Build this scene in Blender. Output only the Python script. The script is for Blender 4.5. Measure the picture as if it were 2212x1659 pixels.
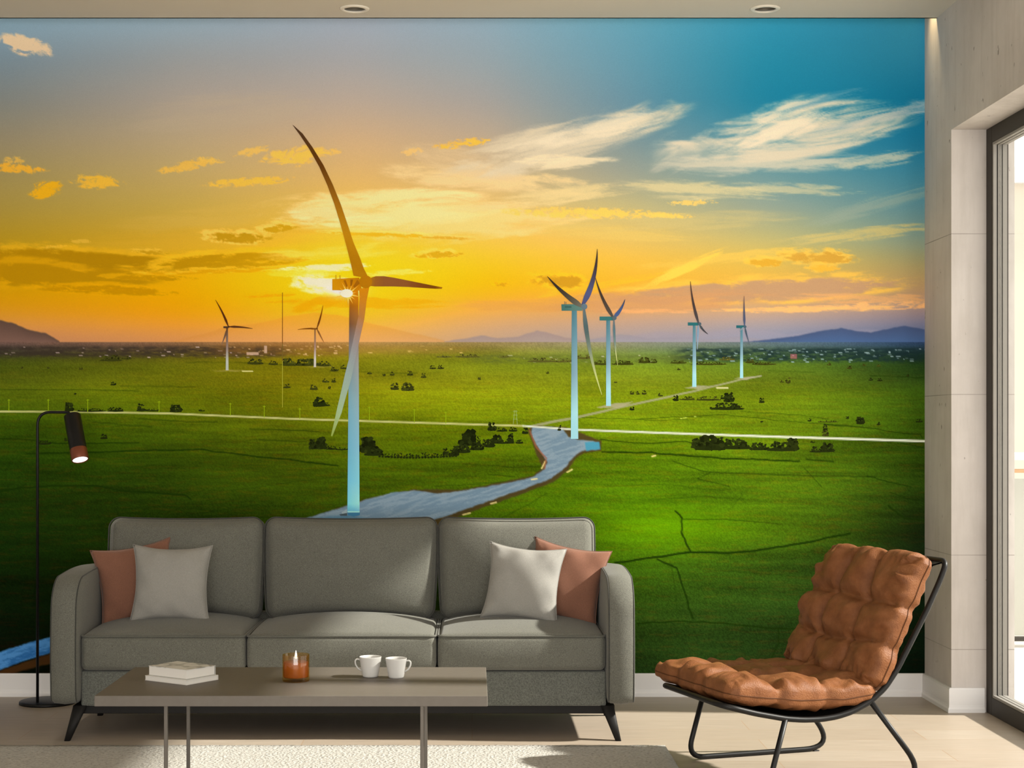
import bpy, math, random
import numpy as np
from mathutils import Vector, Matrix

# ------------------------------------------------------------------ camera, world, light, exposure
SC = bpy.context.scene
for o in list(bpy.data.objects):
    bpy.data.objects.remove(o, do_unlink=True)
COL = SC.collection
F, D, H, CX, CY = 3560.0, 6.825, 1.11, 1020.0, 925.0      # focal length in px, camera to back wall, eye height, vanishing point
cam_d = bpy.data.cameras.new('camera')
cam = bpy.data.objects.new('camera', cam_d)
COL.objects.link(cam)
cam.location = (0, -D, H)
cam.rotation_euler = (math.pi / 2, 0, 0)
cam_d.sensor_width = 36.0
cam_d.lens = F / 2212.0 * 36.0
cam_d.shift_x = (1106 - CX) / 2212.0
cam_d.shift_y = (CY - 829.5) / 2212.0
cam_d.clip_end = 200
SC.camera = cam

w = bpy.data.worlds.new('world')
SC.world = w
w.use_nodes = True
bg = w.node_tree.nodes['Background']
bg.inputs['Color'].default_value = (1.0, 0.95, 0.87, 1)
bg.inputs['Strength'].default_value = 1.8

def lamp(name, kind, loc, energy, color, **kw):
    d = bpy.data.lights.new(name, kind)
    d.energy = energy
    d.color = color
    for k, v in kw.items():
        setattr(d, k, v)
    o = bpy.data.objects.new(name, d)
    COL.objects.link(o)
    o.location = loc
    return o

SUN_EL = math.radians(35.2)
sun = lamp('sun', 'SUN', (8, -2, 6), 12.0, (1.0, 0.945, 0.86), angle=math.radians(2.2))
sdir = Vector((-math.cos(SUN_EL), 0.05, -math.sin(SUN_EL)))
sun.rotation_euler = sdir.to_track_quat('-Z', 'Y').to_euler()
# added soft fill light behind the camera, evens out the mural
front = lamp('front_fill', 'AREA', (0.9, -8.4, 1.15), 245, (1.0, 0.97, 0.93), shape='RECTANGLE', size=6.0, size_y=1.8)
front.rotation_euler = (math.pi / 2, 0, 0)

vs = SC.view_settings
vs.view_transform = 'Standard'
vs.look = 'None'
vs.exposure = 0.0
vs.gamma = 1.0
vs.use_curve_mapping = False

# ------------------------------------------------------------------ helpers
def lin(c):
    c = np.asarray(c, dtype=np.float64) / 255.0
    return np.where(c <= 0.04045, c / 12.92, ((c + 0.055) / 1.055) ** 2.4)

def L4(r, g, b):
    a = lin((r, g, b))
    return (float(a[0]), float(a[1]), float(a[2]), 1.0)

def W(px, py, y):
    d = y + D
    return Vector(((px - CX) * d / F, y, H - (py - CY) * d / F))

ORG = {}
def thing(name, label=None, cat=None, loc=(0, 0, 0), rz=0.0, group=None, kind=None):
    o = bpy.data.objects.new(name, None)
    COL.objects.link(o)
    o.location = loc
    o.rotation_euler = (0, 0, rz)
    o.empty_display_size = 0.05
    tag(o, label, cat, group, kind)
    return o

def tag(o, label=None, cat=None, group=None, kind=None):
    if label: o['label'] = label
    if cat: o['category'] = cat
    if group: o['group'] = group
    if kind: o['kind'] = kind
    return o

def mk(name, geo, mat, parent=None, smooth=False, off=(0, 0, 0), label=None):
    v, f = geo
    me = bpy.data.meshes.new(name)
    v = [(p[0] - off[0], p[1] - off[1], p[2] - off[2]) for p in v]
    me.from_pydata(v, [], f)
    me.update()
    if smooth:
        me.polygons.foreach_set('use_smooth', [True] * len(me.polygons))
    if mat: me.materials.append(mat)
    o = bpy.data.objects.new(name, me)
    COL.objects.link(o)
    if parent: o.parent = parent
    if label: o['label'] = label
    return o

def join(*gs):
    V, Fa = [], []
    for v, f in gs:
        n = len(V)
        V += [tuple(p) for p in v]
        Fa += [tuple(i + n for i in q) for q in f]
    return V, Fa

def xf(g, fn):
    return [tuple(fn(p)) for p in g[0]], g[1]

def rbox(h, r, n=8, deform=None):
    """rounded box, half sizes h, edge radius r; deform(pos,(u,v,w)) -> pos"""
    h = list(h)
    r = min(r, *[x * 0.999 for x in h])
    ax = []
    for k in range(3):
        e = (h[k] - r) / h[k]
        arc = [1 - (1 - e) * t for t in (0, .18, .36, .54, .72, .88)]
        core = [e * (2 * i / n - 1) for i in range(n + 1)]
        ax.append([-t for t in arc] + core + arc[::-1] if e > 1e-4 else [-1, -.5, 0, .5, 1])
    idx, V, Fa = {}, [], []
    N = [len(a) - 1 for a in ax]
    def vid(i, j, k):
        key = (i, j, k)
        if key not in idx:
            q = (ax[0][i], ax[1][j], ax[2][k])
            p = [q[m] * h[m] for m in range(3)]
            inn = [max(-(h[m] - r), min(h[m] - r, p[m])) for m in range(3)]
            dv = [p[m] - inn[m] for m in range(3)]
            ln = math.sqrt(sum(t * t for t in dv)) or 1.0
            pos = [inn[m] + r * dv[m] / ln if ln > 1e-9 and r > 0 else p[m] for m in range(3)]
            if deform: pos = deform(pos, q)
            idx[key] = len(V)
            V.append(tuple(pos))
        return idx[key]
    for i in range(N[0]):
        for j in range(N[1]):
            Fa.append((vid(i, j, 0), vid(i, j + 1, 0), vid(i + 1, j + 1, 0), vid(i + 1, j, 0)))
            Fa.append((vid(i, j, N[2]), vid(i + 1, j, N[2]), vid(i + 1, j + 1, N[2]), vid(i, j + 1, N[2])))
    for i in range(N[0]):
        for k in range(N[2]):
            Fa.append((vid(i, 0, k), vid(i + 1, 0, k), vid(i + 1, 0, k + 1), vid(i, 0, k + 1)))
            Fa.append((vid(i, N[1], k), vid(i, N[1], k + 1), vid(i + 1, N[1], k + 1), vid(i + 1, N[1], k)))
    for j in range(N[1]):
        for k in range(N[2]):
            Fa.append((vid(0, j, k), vid(0, j, k + 1), vid(0, j + 1, k + 1), vid(0, j + 1, k)))
            Fa.append((vid(N[0], j, k), vid(N[0], j + 1, k), vid(N[0], j + 1, k + 1), vid(N[0], j, k + 1)))
    return V, Fa

def box(x0, x1, y0, y1, z0, z1):
    V = [(x0, y0, z0), (x1, y0, z0), (x1, y1, z0), (x0, y1, z0), (x0, y0, z1), (x1, y0, z1), (x1, y1, z1), (x0, y1, z1)]
    return V, [(0, 3, 2, 1), (4, 5, 6, 7), (0, 1, 5, 4), (1, 2, 6, 5), (2, 3, 7, 6), (3, 0, 4, 7)]

def rb(x0, x1, y0, y1, z0, z1, r=0.004, n=1):
    c = ((x0 + x1) / 2, (y0 + y1) / 2, (z0 + z1) / 2)
    return xf(rbox(((x1 - x0) / 2, (y1 - y0) / 2, (z1 - z0) / 2), r, n), lambda p: (p[0] + c[0], p[1] + c[1], p[2] + c[2]))

def fillet(pts, radii, seg=6, closed=False):
    pts = [Vector(p) for p in pts]
    out = []
    n = len(pts)
    for i, p in enumerate(pts):
        r = radii[i] if isinstance(radii, (list, tuple)) else radii
        if (not closed and i in (0, n - 1)) or r <= 0:
            out.append(p)
            continue
        a, b = pts[i - 1], pts[(i + 1) % n]
        da, db = (a - p), (b - p)
        la, lb = da.length, db.length
        da.normalize(); db.normalize()
        t = min(r, la * 0.49, lb * 0.49)
        s, e = p + da * t, p + db * t
        for k in range(seg + 1):
            u = k / seg
            out.append(s * (1 - u) ** 2 + p * 2 * u * (1 - u) + e * u * u)
    return out

def tube(path, r, n=10, closed=False, caps=True):
    P = [Vector(p) for p in path]
    m = len(P)
    V, Fa = [], []
    up = None
    T = []
    for i in range(m):
        if closed:
            t = P[(i + 1) % m] - P[i - 1]
        else:
            t = P[min(i + 1, m - 1)] - P[max(i - 1, 0)]
        T.append(t.normalized())
    nrm = T[0].orthogonal().normalized()
    for i in range(m):
        nrm = (nrm - T[i] * nrm.dot(T[i])).normalized()
        bi = T[i].cross(nrm)
        rr = r[i] if isinstance(r, (list, tuple)) else r
        for k in range(n):
            a = 2 * math.pi * k / n
            V.append(tuple(P[i] + (nrm * math.cos(a) + bi * math.sin(a)) * rr))
    for i in range(m if closed else m - 1):
        j = (i + 1) % m
        sh = 0
        if closed and j == 0:      # align the seam ring
            best = min(range(n), key=lambda s: (Vector(V[i * n]) - Vector(V[s])).length)
            sh = best
        for k in range(n):
            Fa.append((i * n + k, i * n + (k + 1) % n, j * n + (k + 1 + sh) % n, j * n + (k + sh) % n))
    if not closed and caps:
        Fa.append(tuple(range(n))[::-1])
        Fa.append(tuple((m - 1) * n + k for k in range(n)))
    return V, Fa

def lathe(prof, n=40, loc=(0, 0, 0)):
    V, Fa = [], []
    for (r, z) in prof:
        for k in range(n):
            a = 2 * math.pi * k / n
            V.append((loc[0] + r * math.cos(a), loc[1] + r * math.sin(a), loc[2] + z))
    for i in range(len(prof) - 1):
        for k in range(n):
            Fa.append((i * n + k, i * n + (k + 1) % n, (i + 1) * n + (k + 1) % n, (i + 1) * n + k))
    return V, Fa

# ------------------------------------------------------------------ materials
def mat(name, col, rough=0.6, metal=0.0, spec=0.5, build=None, **kw):
    m = bpy.data.materials.new(name)
    m.use_nodes = True
    nt = m.node_tree
    b = nt.nodes['Principled BSDF']
    b.inputs['Base Color'].default_value = col
    b.inputs['Roughness'].default_value = rough
    b.inputs['Metallic'].default_value = metal
    b.inputs['Specular IOR Level'].default_value = spec
    for k, v in kw.items():
        b.inputs[k].default_value = v
    if build: build(nt, b)
    return m

def nd(nt, t, **kw):
    n = nt.nodes.new(t)
    for k, v in kw.items():
        if hasattr(n, k): setattr(n, k, v)
        else: n.inputs[k].default_value = v
    return n

def coords(nt, scale=(1, 1, 1), kind='Object'):
    tc = nd(nt, 'ShaderNodeTexCoord')
    mp = nd(nt, 'ShaderNodeMapping')
    mp.inputs['Scale'].default_value = scale
    nt.links.new(tc.outputs[kind], mp.inputs['Vector'])
    return mp.outputs['Vector']

def geo_coords(nt, scale=(1, 1, 1)):
    g = nd(nt, 'ShaderNodeNewGeometry')
    mp = nd(nt, 'ShaderNodeMapping')
    mp.inputs['Scale'].default_value = scale
    nt.links.new(g.outputs['Position'], mp.inputs['Vector'])
    return mp.outputs['Vector']

def noise(nt, vec, scale, detail=4, rough=0.55):
    n = nd(nt, 'ShaderNodeTexNoise')
    n.inputs['Scale'].default_value = scale
    n.inputs['Detail'].default_value = detail
    n.inputs['Roughness'].default_value = rough
    nt.links.new(vec, n.inputs['Vector'])
    return n.outputs['Fac']

def ramp(nt, fac, stops):
    r = nd(nt, 'ShaderNodeValToRGB')
    el = r.color_ramp.elements
    while len(el) > 1: el.remove(el[-1])
    el[0].position, el[0].color = stops[0]
    for p, c in stops[1:]:
        e = el.new(p); e.color = c
    nt.links.new(fac, r.inputs['Fac'])
    return r.outputs['Color']

def mixc(nt, fac, a, b, mode='MIX'):
    m = nd(nt, 'ShaderNodeMix', data_type='RGBA', blend_type=mode)
    for s, v in ((m.inputs[0], fac), (m.inputs[6], a), (m.inputs[7], b)):
        if isinstance(v, (int, float, tuple)): s.default_value = v
        else: nt.links.new(v, s)
    return m.outputs[2]

def bump(nt, b, hgt, strength=0.3, dist=0.002):
    bn = nd(nt, 'ShaderNodeBump')
    bn.inputs['Strength'].default_value = strength
    bn.inputs['Distance'].default_value = dist
    nt.links.new(hgt, bn.inputs['Height'])
    nt.links.new(bn.outputs['Normal'], b.inputs['Normal'])

def mul(c, k): return (c[0] * k, c[1] * k, c[2] * k, 1)

def fabric(name, col, scale=900, amt=0.45, rough=0.9, bs=0.35, big=0.15):
    def bld(nt, b):
        v = coords(nt)
        n1 = noise(nt, v, scale, 2, 0.7)
        n2 = noise(nt, v, 12, 3)
        c = ramp(nt, n1, [(0.32, mul(col, 1 - amt)), (0.68, mul(col, 1 + amt))])
        c = mixc(nt, big, c, ramp(nt, n2, [(0.3, mul(col, 0.75)), (0.7, mul(col, 1.25))]))
        nt.links.new(c, b.inputs['Base Color'])
        bump(nt, b, n1, bs, 0.0015)
        b.inputs['Sheen Weight'].default_value = 0.12
        b.inputs['Sheen Roughness'].default_value = 0.5
    return mat(name, col, rough, spec=0.2, build=bld)

SOFA_C = (0.118, 0.117, 0.098, 1)
M_sofa = fabric('sofa_fabric', SOFA_C, 420, 0.42)
M_weave = fabric('sofa_base_weave', (0.108, 0.112, 0.098, 1), 260, 0.42, bs=0.6)
M_pipe = fabric('sofa_piping', (0.045, 0.045, 0.04, 1), 500, 0.3)
M_seam = fabric('sofa_self_piping', (0.098, 0.097, 0.082, 1), 500, 0.3)
M_greyp = fabric('pillow_grey', (0.25, 0.241, 0.220, 1), 500, 0.16, bs=0.2, big=0.08)
M_terra = fabric('pillow_terracotta', (0.19, 0.086, 0.054, 1), 600, 0.22, bs=0.25, big=0.08)
M_blackwood = mat('black_wood', (0.010, 0.0092, 0.0085, 1), 0.6, spec=0.2)
M_black = mat('black_metal', (0.0075, 0.007, 0.0068, 1), 0.42, 0.0, 0.22)
M_copper = mat('copper_band', L4(125, 68, 45), 0.4, 0.5)
M_white = mat('white_paint', (0.74, 0.73, 0.73, 1), 0.45)

def b_table(nt, b):
    v = coords(nt, (1, 1, 1))
    n = noise(nt, v, 60, 3)
    nt.links.new(ramp(nt, n, [(0.3, (0.116, 0.101, 0.086, 1)), (0.7, (0.124, 0.109, 0.093, 1))]), b.inputs['Base Color'])
M_table = mat('taupe_lacquer', (0.155, 0.13, 0.107, 1), 0.5, spec=0.15, build=b_table)
M_tleg = mat('taupe_metal', (0.085, 0.072, 0.058, 1), 0.4, 0.4)

def b_leather(nt, b):
    v = coords(nt)
    n1 = noise(nt, v, 26, 5, 0.6)
    n2 = noise(nt, coords(nt, (1, 3.2, 1)), 150, 4, 0.65)
    vo = nd(nt, 'ShaderNodeTexVoronoi'); vo.inputs['Scale'].default_value = 260
    nt.links.new(v, vo.inputs['Vector'])
    c = ramp(nt, n1, [(0.25, (0.125, 0.044, 0.015, 1)), (0.55, (0.185, 0.070, 0.025, 1)), (0.8, (0.225, 0.095, 0.038, 1))])
    nt.links.new(c, b.inputs['Base Color'])
    hh = nd(nt, 'ShaderNodeMath', operation='MULTIPLY_ADD')
    nt.links.new(n2, hh.inputs[0]); hh.inputs[1].default_value = 2.0
    nt.links.new(vo.outputs['Distance'], hh.inputs[2])
    bump(nt, b, hh.outputs[0], 0.35, 0.002)
M_leather = mat('brown_leather', (0.33, 0.145, 0.062, 1), 0.5, spec=0.18, build=b_leather)
M_seamleather = mat('leather_seam', (0.085, 0.033, 0.013, 1), 0.6, spec=0.1)
M_sling = mat('sling_leather', (0.010, 0.0085, 0.0075, 1), 0.55, spec=0.25)

def b_floor(nt, b):
    v = geo_coords(nt)
    br = nd(nt, 'ShaderNodeTexBrick')
    nt.links.new(v, br.inputs['Vector'])
    br.offset = 0.37; br.squash = 1.0
    for k, val in (('Scale', 1.0), ('Mortar Size', 0.0016), ('Mortar Smooth', 0.2), ('Bias', 0.0), ('Brick Width', 1.62), ('Row Height', 0.19)):
        br.inputs[k].default_value = val
    br.inputs['Color1'].default_value = (0.405, 0.345, 0.28, 1)
    br.inputs['Color2'].default_value = (0.37, 0.305, 0.24, 1)
    br.inputs['Mortar'].default_value = (0.36, 0.25, 0.16, 1)
    g = noise(nt, geo_coords(nt, (1.2, 22, 1)), 5, 6, 0.6)
    gc = ramp(nt, g, [(0.25, (0.80, 0.78, 0.75, 1)), (0.75, (1.08, 1.08, 1.08, 1))])
    nt.links.new(mixc(nt, 1.0, br.outputs['Color'], gc, 'MULTIPLY'), b.inputs['Base Color'])
    bump(nt, b, g, 0.06, 0.001)
M_floor = mat('oak_planks', (0.6, 0.45, 0.3, 1), 0.42, spec=0.35, build=b_floor)

def b_rug(nt, b):
    v = geo_coords(nt, (1, 1, 1))
    n1 = noise(nt, v, 95, 3, 0.6)
    vo = nd(nt, 'ShaderNodeTexVoronoi'); vo.inputs['Scale'].default_value = 95
    nt.links.new(v, vo.inputs['Vector'])
    c = ramp(nt, n1, [(0.3, (0.26, 0.245, 0.22, 1)), (0.45, (0.40, 0.385, 0.352, 1)), (0.7, (0.47, 0.453, 0.42, 1))])
    nt.links.new(c, b.inputs['Base Color'])
    hh = nd(nt, 'ShaderNodeMath', operation='MULTIPLY_ADD')
    nt.links.new(n1, hh.inputs[0]); hh.inputs[1].default_value = 1.5
    nt.links.new(vo.outputs['Distance'], hh.inputs[2])
    bump(nt, b, hh.outputs[0], 0.6, 0.006)
M_rug = mat('rug_loops', (0.6, 0.55, 0.48, 1), 0.95, spec=0.1, build=b_rug)

def b_conc(nt, b):
    g = nd(nt, 'ShaderNodeNewGeometry')
    n1 = noise(nt, geo_coords(nt), 2.2, 6, 0.6)
    n2 = noise(nt, geo_coords(nt, (7, 7, 0.8)), 3, 6, 0.65)
    n3 = noise(nt, geo_coords(nt, (1, 1, 0.6)), 34, 2, 0.5)
    n4 = noise(nt, geo_coords(nt), 3.1, 2)
    c = ramp(nt, n1, [(0.3, (0.47, 0.435, 0.41, 1)), (0.7, (0.61, 0.57, 0.545, 1))])
    st = ramp(nt, n2, [(0.30, (0.72, 0.70, 0.67, 1)), (0.55, (1, 1, 1, 1))])
    c = mixc(nt, 0.35, c, st, 'MULTIPLY')
    pores = ramp(nt, n3, [(0.245, (0.30, 0.28, 0.25, 1)), (0.285, (1, 1, 1, 1))])
    c = mixc(nt, 0.75, c, pores, 'MULTIPLY')
    # formwork joints
    sx = nd(nt, 'ShaderNodeSeparateXYZ'); nt.links.new(g.outputs['Position'], sx.inputs[0])
    tot = None
    for zz in (0.245, 0.614, 1.242, 1.87):
        s = nd(nt, 'ShaderNodeMath', operation='COMPARE')
        nt.links.new(sx.outputs['Z'], s.inputs[0]); s.inputs[1].default_value = zz; s.inputs[2].default_value = 0.0016
        if tot is None: tot = s.outputs[0]
        else:
            a = nd(nt, 'ShaderNodeMath', operation='MAXIMUM'); nt.links.new(tot, a.inputs[0]); nt.links.new(s.outputs[0], a.inputs[1]); tot = a.outputs[0]
    m2 = nd(nt, 'ShaderNodeMath', operation='MULTIPLY'); nt.links.new(tot, m2.inputs[0]); nt.links.new(n4, m2.inputs[1])
    c = mixc(nt, m2.outputs[0], c, (0.16, 0.14, 0.12, 1))
    nt.links.new(c, b.inputs['Base Color'])
    bump(nt, b, n3, 0.25, 0.003)
M_conc = mat('raw_concrete', (0.58, 0.56, 0.53, 1), 0.8, spec=0.25, build=b_conc)

def b_paint(c0):
    def f(nt, b):
        n = noise(nt, geo_coords(nt), 1.3, 3)
        nt.links.new(ramp(nt, n, [(0.3, mul(c0, 0.97)), (0.7, mul(c0, 1.03))]), b.inputs['Base Color'])
    return f
M_ceil = mat('ceiling_paint', (0.6, 0.56, 0.5, 1), 0.8, build=b_paint((0.62, 0.585, 0.52, 1)))
M_wall = mat('wall_paint', (0.72, 0.70, 0.66, 1), 0.8, build=b_paint((0.72, 0.70, 0.66, 1)))
M_frame = mat('anodised_frame', (0.036, 0.031, 0.026, 1), 0.5, 0.0, 0.15)
M_track = mat('alu_track', (0.25, 0.235, 0.215, 1), 0.5, 0.0, 0.2)
M_gasket = mat('black_gasket', (0.015, 0.014, 0.013, 1), 0.6)

def glass_mat(name, tint=(1, 1, 1, 1), refl=0.07):
    m = bpy.data.materials.new(name)
    m.use_nodes = True
    nt = m.node_tree
    nt.nodes.clear()
    out = nd(nt, 'ShaderNodeOutputMaterial')
    tr = nd(nt, 'ShaderNodeBsdfTransparent'); tr.inputs['Color'].default_value = tint
    gl = nd(nt, 'ShaderNodeBsdfGlossy'); gl.inputs['Roughness'].default_value = 0.02
    mx = nd(nt, 'ShaderNodeMixShader'); mx.inputs['Fac'].default_value = refl
    nt.links.new(tr.outputs[0], mx.inputs[1]); nt.links.new(gl.outputs[0], mx.inputs[2])
    nt.links.new(mx.outputs[0], out.inputs['Surface'])
    return m
M_glass = glass_mat('door_glass', (0.97, 0.98, 0.975, 1), 0.06)
M_amber = glass_mat('amber_glass', (0.975, 0.80, 0.46, 1), 0.07)
M_frost = mat('frosted_glass', (0.42, 0.42, 0.38, 1), 0.3)

def emit(name, col, s):
    m = bpy.data.materials.new(name)
    m.use_nodes = True
    b = m.node_tree.nodes['Principled BSDF']
    b.inputs['Base Color'].default_value = col
    b.inputs['Emission Color'].default_value = col
    b.inputs['Emission Strength'].default_value = s
    return m
M_lampglow = emit('lamp_glow', (1, 0.97, 0.92, 1), 2.5)
M_flame = emit('flame', (1, 0.93, 0.78, 1), 3.0)

# ------------------------------------------------------------------ room shell
RX = 1.873            # right wall
LX = -3.4
CZ = 2.763            # ceiling
TOP = 2.93
def S(name, geo, m, parent=None, smooth=False):
    o = mk(name, geo, m, parent, smooth)
    if parent is None: o['kind'] = 'structure'
    return o

S('floor', box(LX - .1, 2.16, -8.5, 0.1, -0.1, 0.0), M_floor)
S('wall_back', box(LX - .1, 2.12, 0.0, 0.12, 0.0, TOP), M_wall)
S('wall_left', box(LX - .1, LX, -8.5, 0.0, 0.0, TOP), M_wall)
# right wall in concrete with the tall opening of the glazed door
Y0, Y1 = -0.383, -4.75
OZ = 2.277
S('wall_right', join(box(RX, 2.12, Y0, 0.0, 0.0, TOP), box(RX, 2.12, Y1, Y0, OZ, TOP), box(RX, 2.12, -8.5, Y1, 0.0, TOP)), M_conc)

# ceiling with round cut-outs for the downlights and a light cove along the back wall
DL = [(-0.463, -0.335), (1.154, -0.335)]
def ceiling_geo():
    V, Fa = [], []
    r0, q = 0.047, 0.08
    def quad(x0, x1, y0, y1):
        n = len(V)
        V.extend([(x0, y0, CZ), (x1, y0, CZ), (x1, y1, CZ), (x0, y1, CZ)])
        Fa.append((n, n + 3, n + 2, n + 1))
    ye = -0.177
    xs = [LX]
    for cx, cy in DL: xs += [cx - q, cx + q]
    xs.append(RX)
    for i in range(len(xs) - 1):
        x0, x1 = xs[i], xs[i + 1]
        if i % 2 == 0: quad(x0, x1, -8.5, ye)
        else:
            cx, cy = DL[i // 2]
            quad(x0, x1, -8.5, cy - q); quad(x0, x1, cy + q, ye)
            N = 48
            n = len(V)
            for k in range(N):
                a = 2 * math.pi * k / N
                c, s = math.cos(a), math.sin(a)
                m = q / max(abs(c), abs(s))
                V.append((cx + r0 * c, cy + r0 * s, CZ)); V.append((cx + m * c, cy + m * s, CZ))
            for k in range(N):
                a, b = n + 2 * k, n + 2 * ((k + 1) % N)
                Fa.append((a, b, b + 1, a + 1))
    g2 = box(LX, RX, ye - 0.012, ye, CZ, CZ + 0.11)       # drop edge of the cove
    g3 = box(LX, RX, -8.5, 0.0, TOP, TOP + 0.1)
    return join((V, Fa), g2, g3)
S('ceiling', ceiling_geo(), M_ceil)
cove = lamp('cove_light', 'SPOT', (1.76, -0.13, 2.91), 4.2, (1.0, 0.74, 0.38), spot_size=math.radians(70), spot_blend=0.9, shadow_soft_size=0.02)
strip_l = lamp('cove_strip', 'AREA', (-0.6, -0.10, 2.90), 1.2, (1.0, 0.84, 0.58), shape='RECTANGLE', size=4.6, size_y=0.03)
cove.rotation_euler = Vector((0.62, -0.22, -1.0)).to_track_quat('-Z', 'Y').to_euler()

# baseboards with a stepped profile
def skirting(p0, p1, nrm):
    """profile extruded along p0 -> p1, nrm = direction into the room"""
    prof = [(0, 0), (0.017, 0), (0.017, 0.014), (0.013, 0.021), (0.012, 0.030), (0.012, 0.090), (0.009, 0.096), (0, 0.096)]
    V, Fa = [], []
    for p in (p0, p1):
        for a, z in prof:
            V.append((p[0] + nrm[0] * a + p[2] * a, p[1] + nrm[1] * a + p[3] * a, z))
    m = len(prof)
    for i in range(m):
        j = (i + 1) % m
        Fa.append((i, j, m + j, m + i))
    Fa.append(tuple(range(m))); Fa.append(tuple(m + i for i in range(m))[::-1])
    return V, Fa
S('baseboard_back', skirting((LX, 0, 0, 0), (RX, 0, -1, 0), (0, -1)), M_white)
S('baseboard_right', join(skirting((RX, 0, 0, -1), (RX, Y0, 0, -1), (-1, 0)), skirting((RX, Y0, -1, 0), (2.0, Y0, 0, 0), (0, -1))), M_white)

# glazed sliding door in the opening
FX0 = 2.009
gd = thing('door_1', kind='structure', loc=(FX0, Y0, 0))
gd['label'] = 'dark metal framed glass sliding door in the concrete wall on the right'
off = (FX0, Y0, 0)
MUL = (-2.275, -2.385)
ZT = OZ
fr = join(rb(FX0, 2.075, Y0 - .068, Y0, 0.0, ZT, .003), rb(FX0, 2.075, Y1, Y1 + .068, 0.0, ZT, .003),
          rb(FX0, 2.075, Y1 + .068, Y0 - .068, ZT - .062, ZT, .003), rb(FX0, 2.075, Y1 + .068, Y0 - .068, 0.0, 0.068, .003))
mk('frame', fr, M_frame, gd, off=off)
# aluminium tracks and rubber lines on the inside of the frame
for nm, mm, x0, x1, t in (('track', M_track, 2.0125, 2.0255, .010), ('gasket', M_gasket, 2.0255, 2.031, .004), ('track', M_track, 2.031, 2.0445, .010),
                          ('gasket', M_gasket, 2.0445, 2.049, .004), ('track', M_track, 2.049, 2.066, .010)):
    ya, yb, za, zb = Y0 - .068, Y1 + .068, 0.068, ZT - .062
    mk(nm, join(box(x0, x1, ya - t, ya, za, zb), box(x0, x1, yb, yb + t, za, zb), box(x0, x1, yb + t, ya - t, zb - t, zb), box(x0, x1, yb + t, ya - t, za, za + t)), mm, gd, off=off)
mk('mullion', rb(2.015, 2.06, MUL[1], MUL[0], 0.078, ZT - .072, .003), M_frame, gd, off=off)
mk('glass_pane', box(2.036, 2.040, MUL[0], Y0 - .078, 0.078, ZT - .072), M_glass, gd, off=off)
mk('glass_pane', box(2.036, 2.040, Y1 + .078, MUL[1], 0.078, ZT - .072), M_glass, gd, off=off)

# terrace outside the door
M_stone = mat('terrace_stone', (0.62, 0.57, 0.50, 1), 0.6, build=b_paint((0.62, 0.57, 0.50, 1)))
M_plaster = mat('pale_plaster', (0.68, 0.60, 0.50, 1), 0.8, build=b_paint((0.68, 0.60, 0.50, 1)))
S('terrace_floor', box(2.16, 9.0, -8.5, 3.4, -0.12, -0.02), M_stone)
S('terrace_kerb', box(2.165, 6.0, 0.02, 0.62, -0.02, 0.03), M_white)
rl = thing('terrace_railing', 'white topped railing with frosted panel on the terrace outside the glass door', 'railing', (2.6, 1.675, -0.02))
off = (2.6, 1.675, -0.02)
mk('top_rail', rb(2.3, 6.0, 1.65, 1.70, 0.945, 0.985, .006), M_white, rl, off=off)
mk('middle_rail', rb(2.3, 6.0, 1.66, 1.69, 0.88, 0.90, .004), mat('rail_wood', L4(190, 150, 110), 0.5), rl, off=off)
mk('panel', box(2.32, 6.0, 1.668, 1.682, 0.04, 0.85), M_frost, rl, off=off)
mk('bottom_rail', rb(2.3, 6.0, 1.66, 1.69, 0.012, 0.036, .004), M_frame, rl, off=off)
for px in (2.3, 4.1, 5.9):
    mk('post', rb(px, px + .035, 1.66, 1.695, -0.02, 0.945, .003), M_white, rl, off=off)
bl = thing('building', 'pale plastered building across the terrace outside the glass door', 'building', (7, 15, -0.02))
mk('wall', box(3.0, 11, 14, 18, -3.0, 4.2), M_plaster, bl, off=(7, 15, -0.02))
mk('cornice', box(2.9, 11.1, 13.9, 18, 4.2, 4.4), M_white, bl, off=(7, 15, -0.02))

# ------------------------------------------------------------------ downlights
M_trim = mat('downlight_trim', (0.78, 0.74, 0.66, 1), 0.45)
M_baffle = mat('downlight_baffle', (0.30, 0.27, 0.22, 1), 0.35, 0.6)
for i, (cx, cy) in enumerate(DL):
    lb = ['round recessed downlight in the ceiling above the grey sofa', 'round recessed downlight in the ceiling above the brown lounge chair'][i]
    t = thing('downlight', lb, 'ceiling light', (cx, cy, CZ), group='recessed ceiling downlights')
    mk('trim_ring', lathe([(0.0475, 0.004), (0.041, -0.001), (0.041, -0.004), (0.044, -0.0065), (0.054, -0.0055), (0.0585, -0.0025), (0.059, 0.0), (0.0475, 0.0)], 56), M_trim, t, True)
    pr = []
    for k in range(7):
        r = 0.0405 - k * 0.0018
        pr += [(r, 0.002 + k * 0.009), (r, 0.0095 + k * 0.009), (r - 0.0018, 0.0095 + k * 0.009)]
    mk('baffle', lathe(pr, 56), M_baffle, t)
    mk('bulb', lathe([(0.0, 0.058), (0.015, 0.0585), (0.027, 0.064), (0.029, 0.072)], 40), mat('frosted_bulb', (0.75, 0.7, 0.6, 1), 0.4), t, True)

# ------------------------------------------------------------------ the printed mural on the back wall
SB = F / D                                  # px per metre on the wall
def mural_pos(px, py, y): return ((px - CX) / SB, y, H - (py - CY) / SB)

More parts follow.
